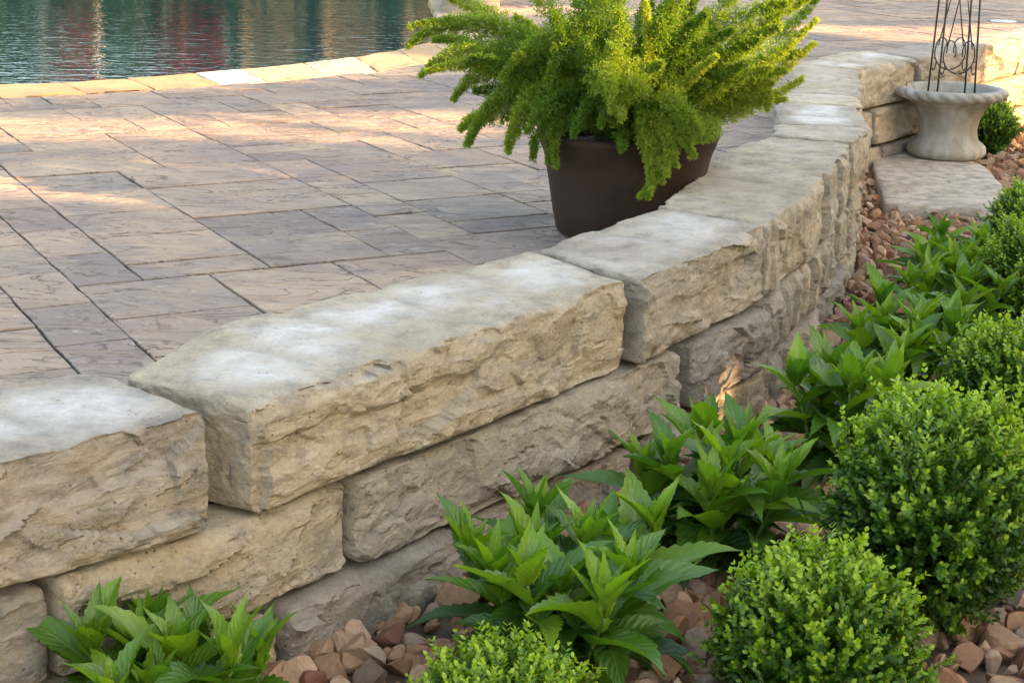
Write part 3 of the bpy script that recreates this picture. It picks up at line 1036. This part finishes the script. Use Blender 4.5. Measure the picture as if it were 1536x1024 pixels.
def gad(p, th):
    k_ = 24
    out = np.clip((p[:, 0] - .225) / .03, 0, 1)
    ph = th[None, :] * k_ / 2 + (p[:, 1][:, None] - .28) * 60
    return out[:, None] * (.022 * (np.abs(np.cos(ph)) ** .5 - .65))


V, Fq = lathe(rim, 264, gad)
V[:, 2] += .026
mesh('urn_rim', V, Fq, M['urn'], urn)
V, Fq = lathe([(.187, .225), (.1, .232), (.001, .235)], 40)
V[:, 2] += .008 * fbm(V * 30, 9) + .026
mesh('urn_soil', V, Fq, M['soil'], urn)

tre = empty('trellis', (UX, UY, -.02))
tag(tre, 'black iron obelisk trellis with scrolls standing in the concrete urn', 'trellis')
zb, zt_ = -.03, 1.5
hw_b, hw_t = .092, .05
RZ = 0.0


def leg_pt(kx, ky, z):
    f_ = (z - zb) / (zt_ - zb)
    h_ = hw_b + (hw_t - hw_b) * f_
    x, y = kx * h_, ky * h_
    return np.array([x * math.cos(RZ) - y * math.sin(RZ), x * math.sin(RZ) + y * math.cos(RZ), z + .02])


for kx, ky in ((1, 1), (1, -1), (-1, 1), (-1, -1)):
    V, F_ = tube([leg_pt(kx, ky, z) for z in np.linspace(zb, zt_, 8)] + [np.array([0, 0, zt_ + .12])], .0048, 6)
    mesh('leg', V, [*F_], M['iron'], tre)
for (a, b) in (((-1, -1), (1, -1)), ((-1, 1), (1, 1))):
    mb_ = MB()

    def pl(s_, z):
        return leg_pt(*a, z) * (1 - s_) / 1 + leg_pt(*b, z) * s_
    # lyre: a U whose arms curl inward at the top, with small outer curls at the bottom
    U = []
    for t_ in np.linspace(-1, 1, 41):
        U.append((.5 + .46 * math.sin(t_ * math.pi / 2 * .98) if abs(t_) < .7 else .5 + math.copysign(.41 - .0 * t_, t_), .135 + .10 * (1 - math.cos(t_ * 1.45))))
    U = []
    for t_ in np.linspace(-.5 * math.pi - .2, .5 * math.pi + .2, 31):
        U.append((.5 + .44 * math.sin(t_), .245 - .085 * math.cos(t_)))
    r_end = U[-1]
    curl = [(r_end[0] - .17 + .17 * math.cos(q_), r_end[1] + .0 + .052 * math.sin(q_)) for q_ in np.linspace(0.1, math.pi * 1.15, 16)]
    full = [(1 - x, z) for x, z in curl[::-1]] + U + curl
    V, F_ = tube([pl(x, z) for x, z in full], .0034, 5)
    mb_.add(V, F_)
    for sgn in (0, 1):
        cc_ = [(.93 + .09 * math.cos(q_) * (1 - q_ / 9), .185 + .030 * math.sin(q_)) for q_ in np.linspace(1.2, 5.6, 14)]
        V, F_ = tube([pl(x if sgn else 1 - x, z) for x, z in cc_], .003, 5)
        mb_.add(V, F_)
        V, F_ = tube([pl(.5, .62), pl(.5 + (.36 if sgn else -.36), .275)], .0032, 5)
        mb_.add(V, F_)
    mb_.build('scroll', M['iron'], tre)
V, F_ = tube([np.array([0, 0, zt_ + .12]), np.array([0, 0, zt_ + .15]), np.array([0, 0, zt_ + .19]), np.array([0, 0, zt_ + .22])], [.006, .022, .022, .004], 10)
mesh('finial', V, [*F_], M['iron'], tre)

# drain grate
g = at(1505, 33, 0)
gr = MB()
V, Fq = lathe([(.095, .001), (.095, .007), (.075, .008), (.074, .002)], 32)
gr.add(V, Fq)
for k in range(-3, 4):
    x = k * .021
    hl = math.sqrt(.076 ** 2 - x * x)
    V, F_ = tube([np.array([x, -hl, .006]), np.array([x, hl, .006])], .0055, 5)
    gr.add(V, F_)
    V, F_ = tube([np.array([-hl, x, .006]), np.array([hl, x, .006])], .004, 5)
    gr.add(V, F_)
o = gr.build('drain_grate', M['grate'])
o.location = g
tag(o, 'small white round drain grate set in the far patio', 'drain')

# dry leaves
for (px, py, z, sc, rz) in ((1318, 300, -.283, .07, .4), (1500, 200, -.283, .06, 1.9)):
    a = at(px, py, z)
    uu, vv = np.meshgrid(np.linspace(0, 1, 9), np.linspace(-1, 1, 5), indexing='ij')
    wd = .38 * np.sin(np.pi * uu ** .8) * (1 + .12 * np.sin(uu * 28))
    V = np.stack([uu - .5, vv * wd, .28 * (vv * wd) ** 2 * 3 + .3 * (uu - .5) ** 2], -1).reshape(-1, 3) * sc
    o = mesh('dry_leaf', V, grid_faces(9, 5), M['dry'])
    o.location = a
    o.rotation_euler = (.5, .2, rz)
    tag(o, 'curled rust brown dry leaf at the near end of the flat slab' if px < 1400 else 'rust brown dry leaf on the gravel right of the urn', 'leaf')


# ------------------------------------------------------------------ gravel
def ico():
    t_ = (1 + 5 ** .5) / 2
    V = np.array([(-1, t_, 0), (1, t_, 0), (-1, -t_, 0), (1, -t_, 0), (0, -1, t_), (0, 1, t_), (0, -1, -t_), (0, 1, -t_), (t_, 0, -1), (t_, 0, 1), (-t_, 0, -1), (-t_, 0, 1)], float)
    V /= np.linalg.norm(V[0])
    F_ = np.array([(0, 11, 5), (0, 5, 1), (0, 1, 7), (0, 7, 10), (0, 10, 11), (1, 5, 9), (5, 11, 4), (11, 10, 2), (10, 7, 6), (7, 1, 8), (3, 9, 4), (3, 4, 2), (3, 2, 6), (3, 6, 8), (3, 8, 9), (4, 9, 5), (2, 4, 11), (6, 2, 10), (8, 6, 7), (9, 8, 1)])
    vs, mid, out = list(V), {}, []

    def md(a, b):
        k = (min(a, b), max(a, b))
        if k not in mid:
            v = vs[a] + vs[b]
            vs.append(v / np.linalg.norm(v))
            mid[k] = len(vs) - 1
        return mid[k]
    for _ in range(2):
        out, mid2 = [], {}
        mid.clear()
        for a, b, c in F_:
            x, y, z = md(a, b), md(b, c), md(c, a)
            out += [(a, x, z), (b, y, x), (c, z, y), (x, y, z)]
        F_ = np.array(out)
        yield np.array(vs), F_


LV = list(ico())


def gravel():
    rng = np.random.default_rng(3)
    mb_ = MB()
    pts = []
    n = 15000
    sA = rng.uniform(.3, ARC[-1] - 1.5, n)
    oA = rng.uniform(.02, 1.5, n)
    P = path_at(sA) + path_n(sA) * oA[:, None]
    poly = np.array(sl)
    for k in range(n):
        x, y = P[k]
        dcam = math.hypot(x, y)
        if y < 1.9 or x < -1.2 or (x - .6) > y * .42: continue
        # keep the slab clear
        ins = False
        j = len(poly) - 1
        for i in range(len(poly)):
            if (poly[i][1] > y) != (poly[j][1] > y) and x < (poly[j][0] - poly[i][0]) * (y - poly[i][1]) / (poly[j][1] - poly[i][1]) + poly[i][0]: ins = not ins
            j = i
        if ins or math.hypot(x - UX, y - UY) < .2: continue
        tmpl, F_ = LV[1] if dcam < 4.2 else LV[0]
        sz = (.011 + .030 * rng.random() ** 1.6) * (1.15 if dcam < 4 else .95) * (1.25 if rng.random() < .12 else 1)
        d = tmpl.copy()
        for _ in range(9):                            # split faces: cut by random planes
            nrm = rng.normal(size=3)
            nrm /= np.linalg.norm(nrm)
            h_ = rng.uniform(.36, .78)
            e = d @ nrm - h_
            d = d - np.clip(e, 0, None)[:, None] * nrm
        A = np.linalg.qr(rng.normal(size=(3, 3)))[0]
        V = d * np.array([1.25, 1.0, .75]) @ A * sz
        mb_.add(V + np.array([x, y, -.318 + sz * .45 + rng.uniform(0, .010)]), F_, tint=rng.random())
    o = mb_.build('gravel', M['gravel'], None, False)
    tag(o, 'reddish tan angular gravel covering the garden bed', 'gravel', kind='stuff')


gravel()


# ------------------------------------------------------------------ leaves by template
LEAF_V = np.array([(0, 0, 0), (0, .4, -.02), (0, .75, -.01), (0, 1, .03), (-.27, .27, .05), (-.31, .62, .07), (.27, .27, .05), (.31, .62, .07)])
LEAF_T = np.array([(0, 1, 4), (2, 3, 5), (1, 0, 6), (3, 2, 7)])
LEAF_Q = np.array([(1, 2, 5, 4), (2, 1, 6, 7)])


def leaves(pos, dirs, nrm, size, tint):
    """many small folded oval leaves: verts, faces, tint per vertex"""
    dirs = dirs / (np.linalg.norm(dirs, axis=1)[:, None] + 1e-9)
    X = np.cross(dirs, nrm)
    X /= np.linalg.norm(X, axis=1)[:, None] + 1e-9
    Z = np.cross(X, dirs)
    k = len(LEAF_V)
    V = pos[:, None] + size[:, None, None] * (LEAF_V[None, :, 0, None] * X[:, None] + LEAF_V[None, :, 1, None] * dirs[:, None] + LEAF_V[None, :, 2, None] * Z[:, None])
    o = (np.arange(len(pos)) * k)[:, None, None]
    return V.reshape(-1, 3), [(LEAF_T[None] + o).reshape(-1, 3), (LEAF_Q[None] + o).reshape(-1, 4)], np.repeat(tint, k)


def boxwood(name, R, tall, seed, nspr=1500, leaf=.0155):
    """foliage and twig meshes of a clipped box ball, centre at the origin"""
    rng = np.random.default_rng(seed)
    mb_, tw = MB(), MB()
    k = np.arange(nspr) + .5
    ph = np.arccos(1 - 2 * k / nspr)
    th = np.pi * (1 + 5 ** .5) * k
    D = np.stack([np.cos(th) * np.sin(ph), np.sin(th) * np.sin(ph), np.cos(ph)], 1) + rng.normal(0, .09, (nspr, 3))
    D /= np.linalg.norm(D, axis=1)[:, None]
    keep = (D[:, 2] > -.93) & (vnoise(D * 4.3 + seed, seed + 5) > -.62)
    D = D[keep]
    n = len(D)
    lump = 1 + .24 * fbm(D * 1.9 + seed, seed, 3) + .09 * vnoise(D * 4.5 + seed, seed + 2)
    tip = R * lump * (1 + rng.normal(0, .035, n) + (rng.random(n) < .20) * rng.uniform(.05, .24, n) * (D[:, 2] > -.1))
    depth = rng.uniform(0, 1, n) ** 2.2 * .33 * R
    tip = tip - depth
    ln = rng.uniform(.045, .075, n)
    ax = D + np.array([0, 0, .55]) + rng.normal(0, .22, (n, 3))
    ax /= np.linalg.norm(ax, axis=1)[:, None]
    sc = np.array([1, 1, tall])
    end = D * tip[:, None] * sc
    st = end - ax * ln[:, None]
    nl = 7
    for j in range(nl):
        t_ = j / (nl - 1)
        p = st + ax * (ln * (t_ * .98))[:, None]
        rr = rng.normal(size=(n, 3))
        side = rr - (rr * ax).sum(1)[:, None] * ax
        side /= np.linalg.norm(side, axis=1)[:, None] + 1e-9
        for sg in (1, -1):
            up_ = .55 + .5 * t_
            d = side * sg + ax * up_ + rng.normal(0, .15, (n, 3))
            nn_ = ax * 1.0 - side * sg * up_ + rng.normal(0, .2, (n, 3))
            size = leaf * rng.uniform(.75, 1.15, n) * (1.0 - .25 * t_ ** 3)
            new = np.clip((tip - R * .93) / (R * .12), 0, 1)
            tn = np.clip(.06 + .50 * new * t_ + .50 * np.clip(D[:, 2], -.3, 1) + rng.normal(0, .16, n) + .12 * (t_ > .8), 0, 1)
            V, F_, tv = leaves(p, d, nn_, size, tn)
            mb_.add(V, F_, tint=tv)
    for k in rng.choice(n, 160, replace=False):
        V, F_ = tube([np.array([0, 0, -R * tall * .85]), end[k] * .45 - np.array([0, 0, R * .2]), st[k], end[k]], [.004, .003, .0014, .0008], 4)
        tw.add(V, F_)
    V, F_ = tube([np.array([0, 0, -R * tall - .04]), np.array([0.004, 0, -R * .5]), np.array([0, 0.005, 0])], [.013, .011, .006], 7)
    tw.add(V, F_)
    return mb_, tw


ZB = -.315
BG = 'clipped boxwood balls along the bed'


def place_box(proto, x, y, zc, rz, sc, label):
    root = empty('boxwood_shrub', (x, y, zc), rz)
    root.scale = (sc,) * 3
    tag(root, label, 'shrub', BG)
    for o_ in proto:
        c = o_.copy()
        COL.objects.link(c)
        c.parent = root
    return root


def boxproto(R, tall, seed, x, y, zc, label, nspr=1500):
    root = empty('boxwood_shrub', (x, y, zc))
    tag(root, label, 'shrub', BG)
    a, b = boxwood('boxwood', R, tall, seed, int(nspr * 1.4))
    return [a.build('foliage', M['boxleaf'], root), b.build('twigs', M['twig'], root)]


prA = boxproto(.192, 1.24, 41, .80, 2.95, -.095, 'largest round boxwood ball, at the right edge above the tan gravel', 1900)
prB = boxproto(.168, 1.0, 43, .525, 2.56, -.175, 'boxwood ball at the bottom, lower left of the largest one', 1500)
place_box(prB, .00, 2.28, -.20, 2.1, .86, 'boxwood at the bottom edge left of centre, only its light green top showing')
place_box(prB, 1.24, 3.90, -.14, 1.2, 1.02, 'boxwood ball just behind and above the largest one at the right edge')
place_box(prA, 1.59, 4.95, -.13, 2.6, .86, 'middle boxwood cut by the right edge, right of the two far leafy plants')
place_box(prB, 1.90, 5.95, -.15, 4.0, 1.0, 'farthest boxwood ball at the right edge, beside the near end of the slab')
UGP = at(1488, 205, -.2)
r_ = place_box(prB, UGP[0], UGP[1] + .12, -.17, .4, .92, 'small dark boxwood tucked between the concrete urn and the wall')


# ------------------------------------------------------------------ broad leaved perennials
def big_leaf(mbx, base, az, el, L_, W_, curl, fold, tint, rng, twist=0.0):
    nu, nv = 29, 7
    u = np.linspace(0, 1, nu)
    v = np.linspace(-1, 1, nv)
    U, Vv = np.meshgrid(u, v, indexing='ij')
    prof = (U ** .62) * ((1 - U) ** 1.28) * 2.42
    prof = np.clip(prof, 0, None) + .025 * (1 - U)
    saw = (U * 9.5 + .5) % 1.0
    teeth = 1 + .30 * (saw - .5) * (np.abs(Vv) > .9) * (U > .12) * (U < .95)
    wdt = W_ * prof * teeth
    ang = el - curl * u ** 1.3                       # elevation falls along the leaf
    dx = np.cos(ang) * L_ / (nu - 1)
    dz = np.sin(ang) * L_ / (nu - 1)
    cx = np.concatenate([[0], np.cumsum(dx[:-1])])
    cz = np.concatenate([[0], np.cumsum(dz[:-1])])
    wav = .06 * np.sin(U * 11 + rng.uniform(0, 6)) * np.abs(Vv) * W_
    lat = Vv * wdt * math.cos(fold)
    hgt = np.abs(Vv) ** 1.15 * wdt * math.sin(fold) + wav
    tw_ = twist * U
    lat, hgt = lat * np.cos(tw_) - hgt * np.sin(tw_), lat * np.sin(tw_) + hgt * np.cos(tw_)
    nx, nz = -np.sin(ang)[:, None], np.cos(ang)[:, None]
    X = cx[:, None] + hgt * nx
    Z = cz[:, None] + hgt * nz
    ca_, sa_ = math.cos(az), math.sin(az)
    P = np.stack([base[0] + X * ca_ - lat * sa_, base[1] + X * sa_ + lat * ca_, base[2] + Z], -1).reshape(-1, 3)
    mbx.add(P, grid_faces(nu, nv), tint=np.full(len(P), tint), lu=U.ravel(), lv=Vv.ravel())


def perennial(x, y, seed, label, stems, hgt, spread, leaf=.13, buds=0):
    rng = np.random.default_rng(seed)
    root = empty('leafy_perennial', (x, y, ZB))
    tag(root, label, 'plant', 'broad leaved plants along the wall')
    lf, st = MB(), MB()
    for k in range(stems):
        a = k * 2.4 + rng.uniform(-.3, .3)
        r0 = spread * math.sqrt((k + .3) / stems)
        top = np.array([math.cos(a) * r0, math.sin(a) * r0, hgt * rng.uniform(.8, 1.12)])
        bs0 = top * np.array([.35, .35, 0])
        C_ = bez([bs0, (bs0 + top) / 2 + np.array([0, 0, .03]), top], 14)
        V, F_ = tube(C_, np.linspace(.0048, .003, 14), 6)
        st.add(V, F_)
        pa = rng.uniform(0, 6.28)
        pairs = 5
        for j in range(pairs):
            t_ = .32 + .68 * j / (pairs - 1)
            p = C_[min(13, int(t_ * 13))]
            big = math.sin(math.pi * (.28 + .60 * (j / (pairs - 1))))
            for sg in (0, 1):
                az = pa + j * 1.75 + sg * math.pi + rng.uniform(-.3, .3)
                el = .10 + 1.08 * (j / (pairs - 1)) ** 1.3 + rng.uniform(-.18, .18)
                L_ = leaf * (.55 + .6 * big) * rng.uniform(.85, 1.15)
                big_leaf(lf, p, az, el, L_, L_ * rng.uniform(.22, .31), rng.uniform(.45, 1.15) * (1.1 - .45 * j / pairs), rng.uniform(.3, .6),
                         np.clip(.22 + .55 * j / pairs + rng.normal(0, .2), 0, 1), rng, rng.uniform(-.5, .5))
        # the tight upright tuft at the tip
        for q_ in range(5):
            big_leaf(lf, C_[-1], pa + q_ * 1.26, rng.uniform(1.0, 1.4), leaf * rng.uniform(.42, .75), leaf * rng.uniform(.11, .16), rng.uniform(.1, .5), rng.uniform(.4, .75),
                     np.clip(.72 + rng.normal(0, .14), 0, 1), rng)
        if k < buds:
            V, Fq_ = lathe([(0, 0), (.006, .002), (.009, .007), (.008, .012), (.004, .016), (0.0005, .017)], 10)
            mesh('flower_bud', V + C_[-1] + np.array([0, 0, .012]), Fq_, M['bud'], root)
    lf.build('leaves', M['coneleaf'], root)
    st.build('stems', M['stem'], root)


perennial(-.53, 2.33, 61, 'leafy plant at the bottom left below the lowest wall blocks', 9, .19, .16, .17)
perennial(.10, 2.66, 62, 'biggest broad leaved plant, bottom centre, left of the lower boxwood ball', 11, .235, .21, .17)
perennial(.43, 3.13, 63, 'leafy plant above the lower boxwood ball, against the lowest wall blocks', 10, .235, .17, .175)
perennial(.76, 3.66, 64, 'leafy plant left of the top of the largest boxwood ball', 7, .24, .14, .18)
perennial(1.03, 4.25, 65, 'leafy plant with small orange buds, beyond the largest boxwood ball', 9, .23, .19, .165, 2)
perennial(1.30, 4.80, 66, 'second farthest leafy plant, right of the wall bend', 7, .20, .16, .15)
perennial(1.50, 5.50, 67, 'farthest leafy plant, just in front of the flat slab', 8, .15, .20, .165)

# ------------------------------------------------------------------ unseen trees on the sun side: crowns shade the place, leaves cut away to shape sun patches
Sv = np.array(S)
hv = np.cross(Sv, [0, 0, 1.0])
hv /= np.linalg.norm(hv)
kv = np.cross(hv, Sv)
SUNNY = [  # segment ends (place on the ground, coping or wall) and half sizes across and along the light
    ((-3.2, 7.4, 0), (-1.0, 9.2, 0), .08, .05), ((-1.1, 9.1, 0), (-.8, 9.6, 0), .10, .05),
    ((-2.4, 6.75, 0), (-1.25, 6.85, 0), .10, .03), ((-1.2, 7.0, 0), (-.2, 7.35, 0), .05, .02), ((-.9, 6.75, 0), (-.3, 7.0, 0), .04, .01),
    ((-1.65, 5.55, 0), (-.95, 5.72, 0), .10, .035),
    ((2.2, 11.9, 0), (2.75, 12.1, 0), .14, .05), ((3.0, 11.4, .1), (4.2, 12.3, .1), .2, .10), ((-.2, 13, 0), (.5, 13.3, 0), .2, .08),
    ((2.6, 9.2, .1), (3.2, 9.9, .1), .12, .10), ((2.45, 8.95, -.15), (3.0, 9.5, -.2), .2, .07),
    (tuple(at(1150, 575, -.15)), tuple(at(1158, 640, -.22)), -.05, -.04), ((2.9, 8.8, -.3), (3.1, 9.1, -.3), .14, .05),
    
]


def in_sun(P, mg):
    a, b = P @ hv, P @ kv
    hit = np.zeros(len(P), bool)
    for p0, p1, ra, rb in SUNNY:
        for t_ in np.linspace(0, 1, 9):
            c = np.array(p0) * (1 - t_) + np.array(p1) * t_
            hit |= ((a - c @ hv) / (ra + mg)) ** 2 + ((b - c @ kv) / (rb + mg)) ** 2 < 1
    return hit


def shade_trees():
    rng = np.random.default_rng(9)
    roots = []
    mid = np.array([0.2, 6.5, 0]) + Sv * 15
    hz = np.array([hv[0], hv[1], 0])
    cols = [-8.4, -4.2, 0, 4.2, 8.4]
    names = ['tall leafy tree standing right of the garden bed, nearest one', 'tall leafy tree right of the garden bed, second in the row', 'tall leafy tree right of the garden bed, in the middle of the row',
             'tall leafy tree right of the garden bed, fourth in the row', 'tall leafy tree right of the garden bed, farthest one']
    for k, cx in enumerate(cols):
        c = mid + hz * cx
        n = 24000
        P = np.stack([rng.uniform(-2.25, 2.25, n), rng.uniform(-1.3, 1.3, n), rng.uniform(-4.4, 3.6, n)], 1)
        W_ = c + P[:, :1] * hz + P[:, 1:2] * np.array([-hz[1], hz[0], 0]) + P[:, 2:] * np.array([0, 0, 1.])
        W_ = W_[W_[:, 2] > .6]
        d = rng.normal(size=W_.shape)
        d /= np.linalg.norm(d, axis=1)[:, None]
        sz = np.where(rng.random(len(W_)) < .55, rng.uniform(.30, .46, len(W_)), rng.uniform(.14, .22, len(W_)))
        ctr = W_ + d * (sz * .5)[:, None]
        kp = np.where(sz > .25, ~in_sun(ctr, .24), ~in_sun(ctr, .10))
        W_, d, sz = W_[kp], d[kp], sz[kp]
        X = np.cross(d, rng.normal(size=d.shape))
        X *= (sz * .32 / np.linalg.norm(X, axis=1))[:, None]
        D_ = d * sz[:, None]
        V = np.stack([W_, W_ + D_ * .5 + X, W_ + D_, W_ + D_ * .5 - X], 1).reshape(-1, 3)
        F_ = np.arange(len(V)).reshape(-1, 4)
        tv = np.repeat(rng.random(len(W_)), 4)
        root = empty('shade_tree', (c[0], c[1], -.345))
        tag(root, names[k], 'tree', 'shade trees right of the bed')
        off = np.array([c[0], c[1], -.345])
        mesh('crown', V - off, F_, M['treeleaf'], root, True, {'tint': tv})
        V, Ft = tube([np.array([0, 0, 0]), np.array([.05, 0, 1.5]), np.array([0, .08, 3.2]), np.array([0, 0, 6])], [.2, .15, .11, .03], 10)
        mesh('trunk', V, [*Ft], M['bark'], root)


shade_trees()


# ------------------------------------------------------------------ far bank of the pool, seen in the water
def leafy_mass(name, c, half, n, size, mat, label, cat, group=None):
    rng = np.random.default_rng(int(abs(c[0] * 13 + c[1])) + 1)
    d0 = rng.normal(size=(n, 3))
    d0 /= np.linalg.norm(d0, axis=1)[:, None]
    P = d0 * (rng.uniform(.35, 1, n) ** .4)[:, None] * np.array(half) * (1 + .2 * fbm(d0 * 2.3 + c[0], 3, 3))[:, None]
    V, F_, tv = leaves(P, rng.normal(size=(n, 3)), rng.normal(size=(n, 3)), rng.uniform(.6, 1.2, n) * size, rng.random(n))
    root = empty(name, c)
    tag(root, label, cat, group)
    mesh('crown', V, F_, mat, root, True, {'tint': tv})
    V, Ft = tube([np.array([0, 0, -c[2] - .02]), np.array([0, 0, 0])], [.08, .05], 8)
    mesh('trunk', V, [*Ft], M['bark'], root)


for k, (x, hx, hz_) in enumerate(((-16, 3.2, 2.6), (-11.5, 3, 2.2), (-7.6, 2.6, 2.0), (-4.4, 2.2, 2.4), (-1.2, 2.0, 2.0))):
    leafy_mass('bank_tree', (x, 28.5, hz_ * .8), (hx, 1.5, hz_), 2600, .35, M['darkleaf'], 'green tree on the far bank, seen as reflection in the pool', 'tree', 'trees on the far bank of the pool')
for x, hx in ((-6.72, .34), (-5.03, .55)):
    leafy_mass('stand_in_shrub', (x, 25.2, 1.95), (hx, .4, .38), 4500, .16, M['redleaf'], 'dark red leafy stand-in added for the maroon reflection on the pool water', 'shrub', 'red stand-ins added beyond the pool')  # unseen, added so the water mirrors maroon; what is really there is unknown
for k, x in enumerate((-6.30, -5.62)):
    V, F_ = tube([np.array([x, 25.2, -.1]), np.array([x, 25.2, 2.05])], .03, 10)
    o = mesh('stand_in_post', V - np.array([x, 25.2, -.1]), [*F_], M['post'])
    o.location = (x, 25.2, -.1)
    tag(o, 'white stand-in post added beyond the pool for the white streak in the water', 'post', 'white stand-ins added beyond the pool')  # unseen posts put in only to give the water its white streaks

for k, x in enumerate((-12.5, -10.2, -8.0, -5.9, -3.9, -2.0)):
    leafy_mass('screen_shrub', (x, 24.7, .7), (1.25, .35, .72), 2200, .16, M['darkleaf'], 'low dark green shrub added on the far pool edge to screen the reflection', 'shrub', 'low shrubs added to screen the far pool edge')  # added row that hides the lower part of the posts in the reflection
V = np.array([(-4.6, 26.9, -.3), (2.5, 26.9, -.3), (2.5, 27.15, -.3), (-4.6, 27.15, -.3), (-4.6, 26.9, 3.2), (2.5, 26.9, 3.2), (2.5, 27.15, 3.2), (-4.6, 27.15, 3.2)])
root = empty('garden_wall', (-1, 27, -.3))
tag(root, 'grey brown wall beyond the pool, reflected at the right of the water', 'wall')
o = mesh('wall_face', V, np.array([(0, 1, 5, 4), (1, 2, 6, 5), (2, 3, 7, 6), (3, 0, 4, 7), (4, 5, 6, 7)]), M['farwall'], root, False)
o.location = (1, -27, .3)
for x in (-4.4, -3.1, -1.8, -.5, .8):
    V, F_ = tube([np.array([x, 26.82, -.3]), np.array([x, 26.82, 3.3])], .13, 8)
    o = mesh('pillar', V, [*F_], M['farwall'], root)
    o.location = (1, -27, .3)
